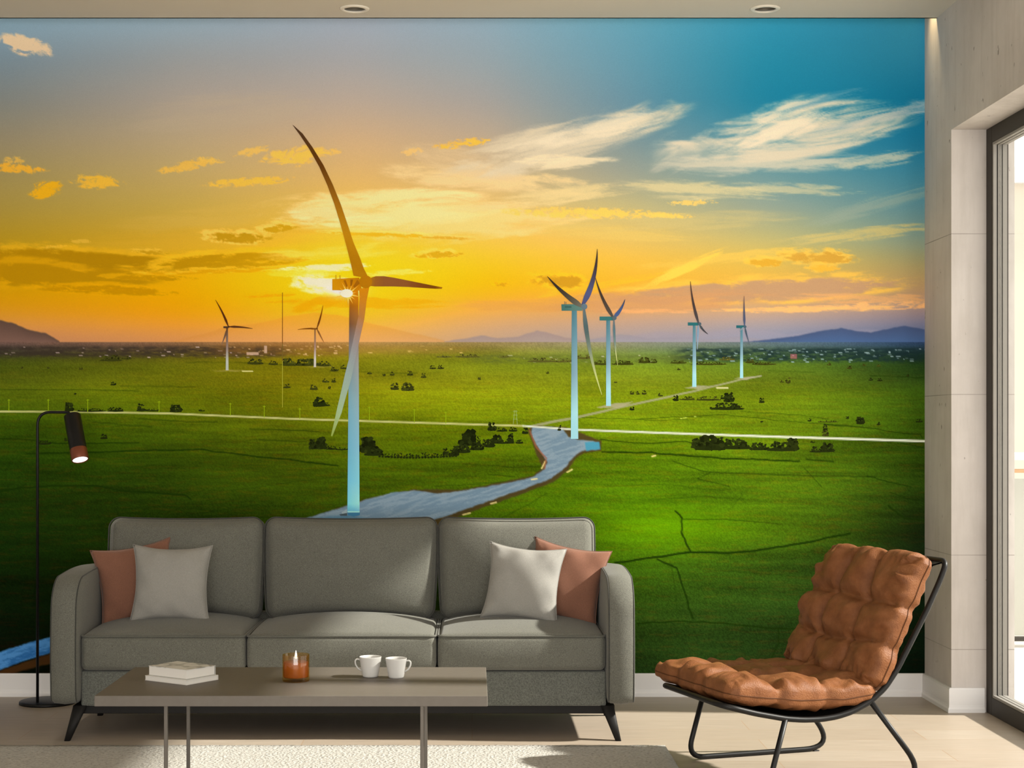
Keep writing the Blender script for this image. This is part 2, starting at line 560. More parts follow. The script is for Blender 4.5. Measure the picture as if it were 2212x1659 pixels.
def lattice(seed): return np.random.RandomState(seed).rand(256, 256).astype(np.float32)
_LAT = {}
def vnoise(x, y, seed):
    if seed not in _LAT: _LAT[seed] = lattice(seed)
    Lt = _LAT[seed]
    xi, yi = np.floor(x), np.floor(y)
    fx, fy = x - xi, y - yi
    fx, fy = fx * fx * (3 - 2 * fx), fy * fy * (3 - 2 * fy)
    xi, yi = xi.astype(np.int32), yi.astype(np.int32)
    a, b = Lt[yi & 255, xi & 255], Lt[yi & 255, (xi + 1) & 255]
    c, d = Lt[(yi + 1) & 255, xi & 255], Lt[(yi + 1) & 255, (xi + 1) & 255]
    return (a * (1 - fx) + b * fx) * (1 - fy) + (c * (1 - fx) + d * fx) * fy
def fbm(x, y, seed, octv=5, gain=0.55):
    s, a, t = 0, 1.0, 0
    for i in range(octv):
        s = s + a * vnoise(x * 2 ** i + 17.3 * i, y * 2 ** i + 9.1 * i, seed + i)
        t += a; a *= gain
    return s / t
def sstep(a, b, x):
    t = np.clip((x - a) / (b - a), 0, 1)
    return t * t * (3 - 2 * t)

STEP = 2.0
gx = np.arange(-300, 1996.9, STEP, dtype=np.float32); gx = np.append(gx, np.float32(1997.0))
gy = np.arange(-34, 1457, STEP, dtype=np.float32)
PX, PY = np.meshgrid(gx, gy)
HORZ = 739.0

def table(xs, rows):
    ys = [r[0] for r in rows]
    A = np.array([r[1] for r in rows], dtype=np.float32)       # rows, xs, 3
    out = np.zeros(PX.shape + (3,), np.float32)
    for c in range(3):
        R = np.stack([np.interp(gx, xs, A[i, :, c]) for i in range(len(ys))])
        for j in range(len(gx)):
            out[:, j, c] = np.interp(gy, ys, R[:, j])
    return out
def blur(a, r, axis):
    p = [(0, 0)] * a.ndim; p[axis] = (r + 1, r)
    c = np.cumsum(np.pad(a, p, mode='edge').astype(np.float64), axis=axis)
    n = a.shape[axis]
    hi = np.take(c, range(2 * r + 1, 2 * r + 1 + n), axis=axis); lo = np.take(c, range(0, n), axis=axis)
    return ((hi - lo) / (2 * r + 1)).astype(np.float32)

sky = table([0, 400, 766, 1050, 1350, 1650, 1997], [
    (40,  [(128,160,186), (138,164,188), (150,165,188), (136,165,190), (98,158,188), (52,146,184), (50,132,172)]),
    (130, [(116,138,156), (146,152,160), (156,160,170), (140,158,174), (96,148,176), (36,132,168), (42,128,166)]),
    (220, [(124,130,130), (162,154,148), (174,162,154), (154,154,158), (98,138,162), (28,122,158), (18,114,154)]),
    (300, [(142,134,112), (174,158,130), (196,168,134), (176,160,142), (116,140,152), (62,130,158), (24,114,154)]),
    (380, [(152,138, 88), (182,160,104), (210,174,110), (196,170,126), (146,152,142), (104,142,152), (56,126,154)]),
    (450, [(160,140, 66), (186,160, 76), (222,182, 84), (218,184,110), (184,174,124), (138,152,142), (86,134,148)]),
    (520, [(170,140, 32), (202,160, 42), (236,190, 54), (230,186, 78), (212,180, 98), (178,170,112), (122,144,134)]),
    (570, [(186,144, 12), (212,164, 18), (248,204, 30), (238,186, 36), (222,178, 66), (204,172, 78), (152,146,104)]),
    (620, [(200,150,  8), (222,164,  6), (250,196, 18), (236,176, 14), (222,168, 46), (208,164, 74), (172,142,100)]),
    (660, [(206,146, 16), (226,156,  6), (240,174, 22), (222,162, 64), (204,152, 98), (192,152,112), (160,134,126)]),
    (690, [(206,144, 58), (224,152, 30), (228,168, 62), (204,158,106), (182,150,126), (162,146,146), (126,122,144)]),
    (715, [(204,142, 90), (218,148, 70), (224,166, 98), (188,154,128), (162,146,148), (138,140,162), ( 92,106,146)]),
    (739, [(178,126, 96), (196,138, 90), (212,162,112), (176,152,134), (146,142,152), (118,130,160), ( 70, 92,134)]),
])
sky = blur(blur(sky, 12, 0), 24, 1)
img = sky

def over(a, col, sl):
    """blend colour into a window of the picture"""
    c = np.asarray(col, np.float32)
    img[sl] = img[sl] * (1 - a[..., None]) + c * a[..., None]

def win(x0, x1, y0, y1):
    i0, i1 = np.searchsorted(gy, [y0, y1]); j0, j1 = np.searchsorted(gx, [x0, x1])
    return (slice(max(i0, 0), i1), slice(max(j0, 0), j1))

def cloud(cx, cy, rx, ry, rot, col, alpha, seed, fx=3.0, fy=1.0, soft=0.5, thr=0.45, amp=2.3, warp=0.6, shear=0.0):
    R = max(rx, ry) * 1.5
    sl = win(cx - R, cx + R, cy - max(R * abs(math.sin(math.radians(rot))) + ry * 1.8, ry * 2), cy + max(R * abs(math.sin(math.radians(rot))) + ry * 1.8, ry * 2))
    x, y = PX[sl] - cx, PY[sl] - cy
    if x.size == 0: return
    a = math.radians(rot)
    u, v = (x * math.cos(a) + y * math.sin(a)), (-x * math.sin(a) + y * math.cos(a))
    k = 1.0 / max(ry, 6)
    wx = fbm(u * k / fx * 0.7, v * k / fy * 0.7, seed + 40, 3) - 0.5
    wy = fbm(u * k / fx * 0.7 + 31, v * k / fy * 0.7 + 5, seed + 50, 3) - 0.5
    n = fbm(u * k / fx * 1.5 + wx * warp * 3, (v + shear * u) * k / fy * 1.5 + wy * warp * 3, seed, 6, 0.64)
    m = 1 - (u / rx) ** 2 - (v / ry) ** 2
    val = m * 0.75 + (n - 0.5) * amp
    over((sstep(thr - soft, thr + soft, val) * alpha * np.clip(m * 2.2 + 0.9, 0, 1)).astype(np.float32), col, sl)

# --- broad veils and wisps
cl = cloud
cl(820, 452, 250, 44, -2, (246,222,162), .85, 11, 4, .9, .45, .20)
cl(720, 470, 120, 20, 2, (252,236,190), .8, 12, 5, .8, .4, .3)
cl(1010, 492, 260, 34, -5, (238,208,138), .75, 13, 5, .8, .5, .25)
cl(930, 462, 220, 20, -5, (240,214,150), .6, 14, 6, .7, .5, .3)
cl(1060, 388, 230, 30, 5, (230,205,152), .8, 15, 5, .8, .5, .25)
cl(1000, 350, 130, 30, 12, (214,190,150), .6, 16, 5, .8, .5, .3)
cl(1180, 428, 190, 20, -7, (226,205,150), .75, 17, 6, .7, .5, .3)
cl(1225, 300, 260, 48, -16, (212,200,176), .85, 18, 5, .8, .5, .30, 2.4, .7)
cl(1270, 285, 170, 26, -12, (226,214,190), .8, 19, 5, .7, .5, .4, 2.0)
cl(1220, 350, 110, 18, -2, (232,216,182), .8, 20, 5, .8, .5, .3)
cl(1700, 285, 260, 58, -8, (216,204,182), .92, 21, 4.5, .8, .5, .25, 2.4, .7)
cl(1690, 262, 120, 44, -20, (230,216,192), .85, 22, 3.6, .8, .5, .35, 2.0, .7)
cl(1640, 352, 220, 28, -1, (206,198,178), .8, 23, 6, .7, .5, .3, 1.9)
cl(1480, 330, 80, 40, -25, (196,192,176), .5, 24, 4, .8, .5, .4)
cl(1860, 262, 120, 16, -14, (196,194,184), .7, 25, 6, .7, .5, .4)
cl(1975, 236, 90, 22, -8, (170,180,184), .75, 26, 5, .8, .5, .35)
cl(1890, 348, 100, 18, -9, (200,196,174), .75, 27, 6, .7, .5, .35)
cl(1780, 216, 90, 16, -12, (110,156,176), .5, 61, 6, .7, .5, .35)
cl(1520, 412, 190, 22, 3, (214,200,152), .75, 28, 6, .7, .5, .35)
cl(1720, 408, 140, 13, 3, (206,196,156), .6, 29, 7, .7, .5, .35)
cl(1900, 440, 160, 20, -16, (150,164,150), .5, 30, 7, .7, .5, .35)
cl(1850, 508, 190, 15, -6, (204,184,114), .7, 31, 6, .7, .5, .35)
cl(1400, 480, 320, 22, -2, (206,188,124), .4, 32, 8, .7, .6, .3)
cl(1300, 500, 220, 18, 3, (220,192,104), .5, 33, 8, .7, .6, .3)
cl(560, 470, 300, 30, -4, (204,172, 84), .4, 34, 8, .7, .6, .3)
cl(420, 520, 320, 30, -3, (206,164, 52), .4, 35, 8, .7, .6, .3)
cl(470, 240, 200, 40, -6, (180,166,144), .35, 62, 8, .7, .6, .3)
# --- small lit puffs
for k, (x, y, a, b, r, c) in enumerate([(52,98,54,17,14,(226,198,162)), (35,364,56,9,3,(230,170,50)), (30,346,22,6,0,(210,170,80)), (100,409,32,15,-12,(232,170,24)), (205,392,52,13,3,(228,178,56)),
        (408,358,58,9,-12,(222,178,78)), (452,346,28,5,6,(222,182,86)), (545,328,34,8,-14,(222,182,92)), (640,338,64,17,-6,(234,188,78)), (724,327,14,5,0,(224,184,96)),
        (538,393,80,8,-4,(234,184,68)), (1003,310,56,8,-6,(240,186,66)), (888,328,22,7,-8,(222,186,116)), (1265,460,150,10,1,(240,198,92)), (1495,438,48,5,-2,(232,198,108)), (1440,465,48,5,3,(236,198,96)),
        (120,533,30,3,-3,(222,180,60)), (175,521,22,4,0,(210,170,56))]):
    cl(x, y, a * 1.15, b * 1.25, r, c, .9, 70 + k, 1.5, .8, .35, .25, 2.6, .7)
# --- dark bars with bright rims
def bar(x, y, a, b, r, dark, rim, seed, fx=3, th=.26):
    cl(x - 4, y - 2, a * 1.12, b * 1.5, r, rim, .75, seed, fx * .8, .9, .35, .20, 2.3)
    cl(x + 3, y + 1, a, b, r, dark, .9, seed, fx * .8, .9, .3, th, 2.3)
bar(120, 562, 290, 23, 3, (164,122,8), (222,172,30), 101, 5, .02)
bar(60, 594, 260, 24, 2, (172,128,8), (212,158,14), 102, 5, .06)
bar(490, 565, 160, 17, -3, (174,130,8), (232,182,34), 103, 5, .08)
bar(320, 600, 100, 6, 0, (182,134,6), (218,164,14), 104, 6)
bar(240, 626, 160, 10, 2, (186,134,4), (220,162,8), 105, 6)
bar(515, 513, 74, 12, 2, (178,136,16), (244,200,92), 106)
bar(602, 494, 42, 10, -4, (190,146,18), (242,204,100), 107)
bar(325, 544, 36, 5, 2, (186,142,20), (226,184,60), 108)
bar(945, 549, 52, 8, -2, (196,152,24), (246,206,96), 109)
bar(960, 513, 60, 4, 2, (206,160,44), (238,200,104), 110, 5)
bar(830, 507, 120, 5, 2, (222,170,30), (250,212,110), 111, 6)
bar(1200, 607, 62, 15, 2, (192,142,34), (240,190,40), 112)
bar(1080, 613, 18, 5, 4, (200,148,28), (238,184,20), 113)
bar(1762, 555, 86, 13, 2, (196,150,58), (236,190,72), 114)
bar(1650, 567, 36, 9, 2, (206,158,50), (236,190,72), 115)
bar(1780, 580, 34, 8, 2, (222,172,60), (232,186,72), 116)
bar(580, 638, 60, 4, -3, (210,140,6), (232,168,10), 117, 5)
bar(620, 650, 50, 3, -3, (214,144,8), (234,168,10), 118, 5)
bar(470, 585, 160, 5, -2, (206,150,10), (238,186,40), 126, 7)
# --- warm streaks and the mauve bank on the right
cl(1470, 583, 110, 11, -24, (244,204,84), .8, 119, 6, .8, .4, .3)
cl(1580, 556, 200, 12, -6, (226,190,86), .6, 120, 8, .7, .5, .3)
cl(1300, 615, 150, 8, -10, (236,186,44), .55, 121, 8, .7, .5, .3)
bar(1640, 628, 300, 22, -3, (176,140,112), (236,188,76), 122, 6, .0)
cl(1430, 650, 260, 24, -2, (196,146,100), .8, 123, 6, .8, .5, .2)
cl(1860, 646, 180, 13, 1, (214,162,106), .75, 124, 6, .8, .4, .3)
cl(1740, 668, 200, 8, -1, (240,182,108), .8, 125, 7, .7, .4, .35)
cl(1900, 662, 140, 12, -2, (238,180,112), .8, 127, 4, .8, .4, .4)
cl(1400, 672, 120, 6, 0, (230,172,112), .6, 128, 7, .7, .4, .35)
cl(1130, 660, 160, 14, 0, (206,150,80), .6, 129, 6, .8, .5, .25)
# --- sun glow
g = np.exp(-(((PX - 748) / 210) ** 2 + ((PY - 622) / 95) ** 2))
over((0.55 * g).astype(np.float32), (255,206,24), (slice(None), slice(None)))
cl(690, 612, 74, 22, 4, (255,246,206), .95, 131, 3, .9, .4, .1)
cl(700, 579, 100, 9, -3, (255,240,186), .9, 132, 5, .8, .4, .25)
cl(720, 545, 160, 18, -3, (250,214,96), .6, 133, 6, .8, .5, .25)
cl(640, 590, 80, 10, 0, (252,214,60), .7, 134, 5, .8, .4, .25)
cl(850, 590, 90, 7, -4, (254,222,110), .7, 135, 5, .8, .4, .35)
cl(800, 655, 170, 13, 1, (230,164,14), .75, 136, 5, .9, .4, .15)
cl(690, 655, 60, 14, -14, (228,160,10), .85, 137, 4, .9, .4, .1)
g = np.exp(-(((PX - 740) / 36) ** 2 + ((PY - 627) / 13) ** 2))
over(np.clip(1.3 * g, 0, 1).astype(np.float32), (255,250,226), (slice(None), slice(None)))
# --- distant ranges
def hill(pts, top_c, bot_c, alpha, soft=2.0, rough=1.5, seed=5, base=745):
    xs, ys = zip(*pts)
    prof = np.interp(gx, xs, ys) + (fbm(gx / 14, gx * 0, seed, 4) - 0.5) * 2 * rough
    inside = (gx >= xs[0]) & (gx <= xs[-1])
    a = sstep(-soft, soft, PY - prof[None, :]) * (PY < base + 8) * inside[None, :] * alpha
    t = np.clip((PY - prof[None, :]) / np.maximum(base - prof[None, :], 3), 0, 1)[..., None]
    c = np.asarray(top_c, np.float32) * (1 - t) + np.asarray(bot_c, np.float32) * t
    img[:] = img * (1 - a[..., None]) + c * a[..., None]
hill([(370,738),(440,722),(490,706),(560,698),(620,684),(680,675),(730,681),(790,696),(860,712),(960,736)], (198,132,52), (222,160,104), .34, 2)
hill([(1300,736),(1420,716),(1500,724),(1600,705),(1700,722),(1850,712),(1997,716)], (146,140,160), (140,142,166), .4, 3)
hill([(960,738),(1010,731),(1040,724),(1075,731),(1120,727),(1160,714),(1195,722),(1225,730),(1262,737)], (148,132,134), (158,146,146), .85)
hill([(1255,737),(1340,722),(1400,731),(1480,728),(1540,733),(1600,727),(1680,736)], (140,136,152), (146,146,160), .7)
hill([(1600,739),(1680,731),(1730,724),(1775,715),(1815,709),(1850,715),(1880,719),(1920,710),(1955,704),(1985,709),(1997,712)], (62,78,116), (66,96,146), .95)
hill([(-300,640),(-120,660),(-20,690),(8,693),(35,700),(58,711),(80,716),(100,720),(128,737)], (86,68,62), (120,92,84), .97)

# --- fields
field = table([0, 300, 620, 1000, 1400, 1700, 1997], [
    (739,  [(112, 86, 78), (132, 98, 76), (162,116, 72), (160,136, 92), (122,126,118), ( 78, 98,116), ( 44, 66,104)]),
    (752,  [( 74, 66, 66), ( 96, 78, 62), (142,106, 44), (146,134, 58), (104,118, 88), ( 62, 82, 84), ( 30, 50, 66)]),
    (768,  [( 66, 72, 34), ( 88, 84, 30), (124,110, 20), (136,142, 34), ( 98,124, 56), ( 70,100, 48), ( 24, 46, 36)]),
    (790,  [( 82,102, 14), ( 98,112, 10), (116,118,  6), (126,146, 18), (108,140, 26), ( 88,122, 24), ( 34, 66, 18)]),
    (850,  [( 80,112,  6), ( 92,122,  4), (108,128,  2), (124,156,  6), (116,158, 10), (100,142, 10), ( 52, 94,  8)]),
    (930,  [( 56,100,  2), ( 70,108,  2), ( 88,118,  2), (104,146,  2), (104,154,  6), ( 96,144,  8), ( 54,100,  6)]),
    (1000, [( 40, 82,  2), ( 54, 94,  2), ( 72,108,  2), ( 88,136,  2), ( 94,156,  4), ( 90,144,  8), ( 48, 90,  6)]),
    (1080, [( 32, 66,  2), ( 44, 80,  2), ( 58, 96,  2), ( 78,128,  2), ( 88,156,  4), ( 82,138,  8), ( 38, 72,  8)]),
    (1150, [( 24, 56,  2), ( 36, 70,  2), ( 48, 86,  2), ( 72,124,  2), ( 96,168,  2), ( 78,134,  8), ( 24, 46,  8)]),
    (1220, [( 18, 44,  0), ( 28, 56,  0), ( 36, 70,  0), ( 58,104,  2), ( 66,124,  8), ( 56,104, 14), ( 20, 40, 12)]),
    (1320, [( 12, 30,  0), ( 18, 38,  0), ( 26, 52,  0), ( 42, 78,  4), ( 52, 98, 14), ( 46, 88, 16), ( 14, 34,  8)]),
    (1455, [(  8, 18,  0), ( 12, 24,  0), ( 18, 36,  0), ( 28, 52,  4), ( 38, 74, 16), ( 30, 60, 14), (  8, 24,  4)]),
])
field = blur(blur(field, 5, 0), 24, 1)
dep = np.clip((PY - HORZ) / 716, 0.0, 1)
lw = 3 + 26 * dep
n1 = fbm(PX / (lw * 9), PY / (lw * 1.0), 201, 4)
n2 = fbm(PX / 260, PY / 42, 211, 4)
rs = np.random.RandomState(3)
grain = rs.rand(*PX.shape).astype(np.float32)
amp = np.clip(dep * 3, 0.15, 1)
field *= (1 - .17 * sstep(860, 1010, PY) * (1 - .35 * sstep(1100, 1300, PY)))[..., None]
field[..., 2] += 7 * sstep(860, 1000, PY)
field[..., 1] *= 1 - .13 * sstep(765, 830, PY)
field[..., 2] += 9 * sstep(765, 800, PY) * (1 - sstep(860, 1000, PY))
field *= (1 + (n1 - .5) * .38 * amp + (n2 - .5) * .45 + (grain - .5) * (.16 + .22 * dep))[..., None]
wst = fbm(PX / 30, PY / 3.5, 221, 3)                           # straw coloured tips
field[..., 0] += np.clip((wst - .55) * 60 * amp, 0, 12)
a = sstep(-1.2, 1.2, PY - HORZ)[..., None]
img[:] = img * (1 - a) + np.clip(field, 0, 255) * a
# brighter meadow patch, right of the sofa back
g = np.exp(-(((PX - 1440) / 150) ** 2 + ((PY - 1135) / 50) ** 2))
over((0.35 * g).astype(np.float32), (112,184,2), (slice(None), slice(None)))

# town strips: dark speckled belts with pale roofs
def town(x0, x1, y0, y1, col, roofs, roof_c, seed, alpha=.8):
    sl = win(x0 - 60, x1 + 60, y0 - 8, y1 + 8)
    x, y = PX[sl], PY[sl]
    n = fbm(x / 16, y / 3.4, seed, 4)
    e = sstep(x0 - 50, x0 + 20, x) * (1 - sstep(x1 - 40, x1 + 40, x)) * sstep(y0 - 5, y0 + 5, y) * (1 - sstep(y1 - 4, y1 + 4, y + (n - .5) * 16))
    over((e * np.clip(.45 + (n - .35) * 2.2, 0, 1) * alpha).astype(np.float32), col, sl)
    r2 = np.random.RandomState(seed)
    for _ in range(roofs):
        rx, ry = r2.uniform(x0, x1), r2.uniform(y0, y1)
        ww = r2.uniform(2, 9)
        s2 = win(rx, rx + ww, ry, ry + 2.1)
        over(np.full(PX[s2].shape, r2.uniform(.25, .85), np.float32), roof_c, s2)
town(-300, 620, 748, 772, (52, 44, 40), 60, (196,176,172), 301)
town(480, 760, 745, 768, (120, 84, 44), 40, (226,190,140), 302, .6)
town(1480, 1997, 752, 782, (24, 42, 48), 110, (150,180,190), 303, .85)
town(1040, 1500, 766, 786, (78, 88, 44), 12, (190,190,160), 304, .55)
town(760, 1010, 746, 764, (150, 118, 52), 10, (226,196,120), 305, .5)
s2 = win(534, 560, 762, 767); over(np.full(PX[s2].shape, .75, np.float32), (206,176,160), s2)
s2 = win(572, 577, 748, 764); over(np.full(PX[s2].shape, .75, np.float32), (206,176,160), s2)
s2 = win(1708, 1722, 766, 776); over(np.full(PX[s2].shape, .6, np.float32), (176,96,110), s2)

# field boundaries, paths, roads
def stroke(pts, wd, col, alpha=1.0, wob=1.2, seed=1, wd2=None):
    pts = np.asarray(pts, np.float32)
    wd2 = wd if wd2 is None else wd2
    m = max(wd, wd2) + 6
    sl = win(pts[:, 0].min() - m, pts[:, 0].max() + m, pts[:, 1].min() - m, pts[:, 1].max() + m)
    x, y = PX[sl], PY[sl]
    x = x + (fbm(x / 22, y / 22, seed, 3) - .5) * 2 * wob * 3
    y = y + (fbm(x / 22 + 50, y / 22, seed, 3) - .5) * 2 * wob * 1.5
    best = np.full(x.shape, 1e9, np.float32)
    half = np.full(x.shape, wd / 2, np.float32)
    for i in range(len(pts) - 1):
        (ax, ay), (bx, by) = pts[i], pts[i + 1]
        L2 = (bx - ax) ** 2 + (by - ay) ** 2 + 1e-6
        t = np.clip(((x - ax) * (bx - ax) + (y - ay) * (by - ay)) / L2, 0, 1)
        dd = np.hypot(x - ax - t * (bx - ax), y - ay - t * (by - ay))
        s = (i + t) / (len(pts) - 1)
        half = np.where(dd < best, (wd * (1 - s) + wd2 * s) / 2, half)
        best = np.minimum(best, dd)
    over((np.clip(half - best + .8, 0, 1.6) / 1.6 * alpha).astype(np.float32), col, sl)
DK = (22, 44, 6)
for k, (pts, wd, al) in enumerate([
    ([(0,1058),(90,1050),(210,1049),(260,1060),(330,1064),(400,1070),(412,1078)], 3.2, .85), ([(0,1062),(40,1054),(56,1046)], 3, .7), ([(200,1066),(340,1092),(470,1104)], 2, .35),
    ([(0,948),(80,951),(120,958),(300,957)], 2.4, .75), ([(60,980),(260,975),(430,971),(520,982),(640,995),(730,1006)], 3, .8), ([(300,905),(420,912),(470,911)], 2, .5), ([(200,912),(330,922)], 2, .5), ([(540,926),(690,932)], 2, .55),
    ([(560,950),(660,955)], 2, .5), ([(0,842),(210,842),(300,846)], 1.6, .5), ([(260,834),(420,836)], 1.6, .4), ([(400,783),(520,783),(640,790)], 1.4, .5), ([(380,1124),(470,1112),(600,1118)], 2, .35),
    ([(330,1134),(420,1110),(560,1090)], 2, .3), ([(1000,1002),(1120,1010),(1190,1004)], 1.6, .5), ([(1054,1025),(1110,1030)], 2, .5), ([(940,1050),(1040,1045),(1130,1036)], 1.6, .4),
    ([(1296,950),(1390,958),(1480,954),(1520,962)], 2.2, .7), ([(1300,976),(1405,978),(1560,990),(1726,996)], 3.2, .85), ([(1740,992),(1800,998)], 2.6, .7), ([(1454,996),(1510,1016),(1535,1020),(1640,1024),(1760,1028),(1890,1030)], 2, .6),
    ([(1535,1020),(1506,1034),(1575,1050)], 2, .5), ([(1735,1010),(1750,1026),(1775,1052)], 1.8, .5), ([(1874,1028),(1920,1040),(1968,1052)], 2.2, .7), ([(1925,1064),(1950,1074),(1997,1082)], 2.2, .6),
    ([(1920,1092),(1936,1106),(1952,1120),(1997,1124)], 3.4, .75), ([(1458,1104),(1474,1120),(1470,1148),(1478,1168),(1492,1190)], 3.6, .8), ([(1476,1122),(1560,1122),(1680,1130)], 2.4, .45),
    ([(1330,1215),(1400,1206),(1490,1192),(1560,1194),(1630,1190),(1700,1178),(1760,1168),(1836,1152)], 4.5, .85), ([(1420,1208),(1462,1228),(1474,1262),(1486,1312),(1496,1336)], 4, .75),
    ([(1376,1346),(1480,1342),(1560,1346),(1650,1356),(1740,1360)], 3, .75), ([(1680,1360),(1682,1390),(1664,1424)], 3.4, .6), ([(1450,1226),(1458,1270),(1462,1320)], 2, .35), ([(1560,1290),(1570,1310)], 1.8, .35),
    ([(1560,1232),(1700,1244),(1760,1250)], 2, .3), ([(1540,1420),(1600,1390),(1640,1370)], 2, .3), ([(1250,902),(1420,908),(1500,906)], 1.6, .45), ([(1380,905),(1560,896),(1700,910),(1840,920)], 1.6, .55), ([(1600,888),(1720,896),(1790,906)], 1.6, .45),
    ([(1780,918),(1860,922),(1950,936),(1986,938),(1994,948)], 2.2, .7), ([(1950,958),(1997,968)], 2.4, .6), ([(1660,800),(1760,804)], 1.4, .4), ([(1880,812),(1997,816)], 1.6, .6), ([(740,803),(900,806)], 1.2, .4), ([(1300,1050),(1430,1046),(1560,1060)], 1.6, .25),
    ([(1400,1080),(1520,1072),(1640,1080)], 2, .3), ([(1580,1096),(1600,1072),(1602,1064)], 1.6, .35), ([(850,1110),(1000,1092)], 1.4, .25), ([(1040,1140),(1140,1090),(1180,1066)], 1.8, .4), ([(500,1060),(640,1040),(745,1030)], 1.8, .3)]):
    stroke(pts, wd, DK, al, 1.2, 400 + k)

def poly(pts, col, alpha=1.0, soft=1.2, tex=None, seed=7):
    pts = np.asarray(pts, np.float32)
    sl = win(pts[:, 0].min() - 5, pts[:, 0].max() + 5, pts[:, 1].min() - 5, pts[:, 1].max() + 5)
    x = PX[sl] + (fbm(PX[sl] / 9, PY[sl] / 9, seed, 2) - .5) * 3
    y = PY[sl] + (fbm(PX[sl] / 9 + 40, PY[sl] / 9, seed, 2) - .5) * 3
    ins = np.zeros(x.shape, bool); best = np.full(x.shape, 1e9, np.float32)
    n = len(pts)
    for i in range(n):
        (ax, ay), (bx, by) = pts[i], pts[(i + 1) % n]
        cr = ((ay > y) != (by > y)) & (x < (bx - ax) * (y - ay) / (by - ay + 1e-9) + ax)
        ins ^= cr
        L2 = (bx - ax) ** 2 + (by - ay) ** 2 + 1e-6
        t = np.clip(((x - ax) * (bx - ax) + (y - ay) * (by - ay)) / L2, 0, 1)
        best = np.minimum(best, np.hypot(x - ax - t * (bx - ax), y - ay - t * (by - ay)))
    al = np.clip(.5 + np.where(ins, best, -best) / (2 * soft), 0, 1) * alpha
    if tex is None:
        over(al.astype(np.float32), col, sl)
    else:
        c2, fxs, fys, ang = tex
        ca, sa = math.cos(ang), math.sin(ang)
        t = sstep(.35, .65, fbm((x * ca + y * sa) / fxs, (-x * sa + y * ca) / fys, seed + 3, 4))[..., None]
        c = np.asarray(col, np.float32) * (1 - t) + np.asarray(c2, np.float32) * t
        img[sl] = img[sl] * (1 - al[..., None]) + c * al[..., None]
# far track to the distant turbines and their pads
stroke([(1146,922),(1190,912),(1240,903),(1330,882),(1440,858),(1520,840),(1600,820),(1644,812)], 6, (150,152,120), .9, .3, 451, 3)
poly([(1290,880),(1318,872),(1368,868),(1340,880),(1310,882)], (164,160,138), .85)
poly([(1480,838),(1500,833),(1535,833),(1510,841)], (160,158,136), .85)
poly([(1586,818),(1604,814),(1644,812),(1612,820)], (160,158,140), .8)
poly([(455,801),(492,799),(545,801),(500,803)], (170,156,90), .6); stroke([(524,802),(546,802)], 2, (250,226,150), .9, 0)
poly([(660,793),(684,792),(720,792),(690,795)], (170,156,90), .5)
stroke([(1548,838),(1572,838)], 3, (250,236,190), .9, 0)
for x in (1470, 1476, 1480, 1500): stroke([(x, 904 - (x - 1470) * .15), (x + 3, 904 - (x - 1470) * .15)], 2, (200,226,90), .8, 0)
# verge and road
poly([(640,1128),(660,1120),(800,1075),(895,1057),(1000,1058),(1150,1028),(1172,1010),(1160,985),(1140,930),(1150,920),(1220,922),(1298,952),(1298,974),(1262,978),(1244,990),(1228,1014),(1194,1042),(1125,1068),(1045,1096),(965,1126),(930,1150),(640,1150)], (74,58,36), .9, 2.0, seed=461)
poly([(657,1121),(700,1108),(745,1094),(800,1077),(850,1064),(895,1059),(945,1066),(1000,1060),(1100,1043),(1150,1031),(1176,1014),(1182,998),(1172,982),(1158,960),(1148,935),(1150,922),(1190,922),(1215,926),(1228,944),(1250,950),(1292,954),(1296,970),(1258,974),(1240,985),(1222,1008),(1190,1034),(1120,1060),(1040,1088),(960,1116),(900,1134),(700,1142),(670,1135)],
     (128,150,168), 1, 1.4, ((108,134,156), 30, 4, -0.3), 471)
poly([(1262,956),(1294,954),(1296,970),(1266,974)], (66,146,180), .9)
poly([(657,1121),(745,1112),(790,1118),(850,1132),(700,1142),(670,1135)], (70,118,148), .7, 3)
for x0, y0, x1, y1 in ((1170,1012,1178,996), (1148,1036,1160,1034), (1060,1088,1072,1085), (1000,1112,1016,1108), (1225,1020,1236,1014), (632,1128,642,1125), (1408,986,1416,984)):
    stroke([(x0, y0), (x1, y1)], 3, (244,226,150), .85, 0)
stroke([(1144,930),(1158,966),(1180,990),(1176,1012)], 3.5, (150,92,70), .7, .3, 481)
# white straight lane
stroke([(-300,884),(0,889),(180,890),(360,893),(640,905),(900,913),(1130,920)], 3.6, (190,192,128), .95, .15, 491, 4)
stroke([(1130,920),(1240,928),(1400,934),(1600,941),(1997,953)], 3.8, (206,214,200), .97, .15, 492, 5)
# canal in the lower left corner
poly([(-300,1520),(-300,1470),(0,1408),(50,1392),(120,1372),(180,1352),(180,1392),(120,1406),(50,1428),(0,1447)], (74,134,196), 1, 1.6, ((42,98,160), 30, 6, -0.3), 495)
poly([(-300,1540),(0,1449),(50,1431),(120,1408),(180,1394),(180,1420),(80,1440),(0,1462)], (72,46,22), .9, 2, seed=496)

GAIN = 1.33
colr = np.clip(lin(np.clip(img, 0, 255)) * GAIN, 0.0, 0.96).astype(np.float32)

def b_print(nt, b):
    at = nd(nt, 'ShaderNodeAttribute', attribute_name='ink')
    n = noise(nt, geo_coords(nt), 420, 2, 0.6)                 # paper tooth of the print
    c = mixc(nt, 1.0, at.outputs['Color'], ramp(nt, n, [(0.3, (0.95, 0.95, 0.95, 1)), (0.7, (1.05, 1.05, 1.05, 1))]), 'MULTIPLY')
    nt.links.new(c, b.inputs['Base Color'])
M_print = mat('mural_print', (0.5, 0.5, 0.5, 1), 0.9, spec=0.0, build=b_print)

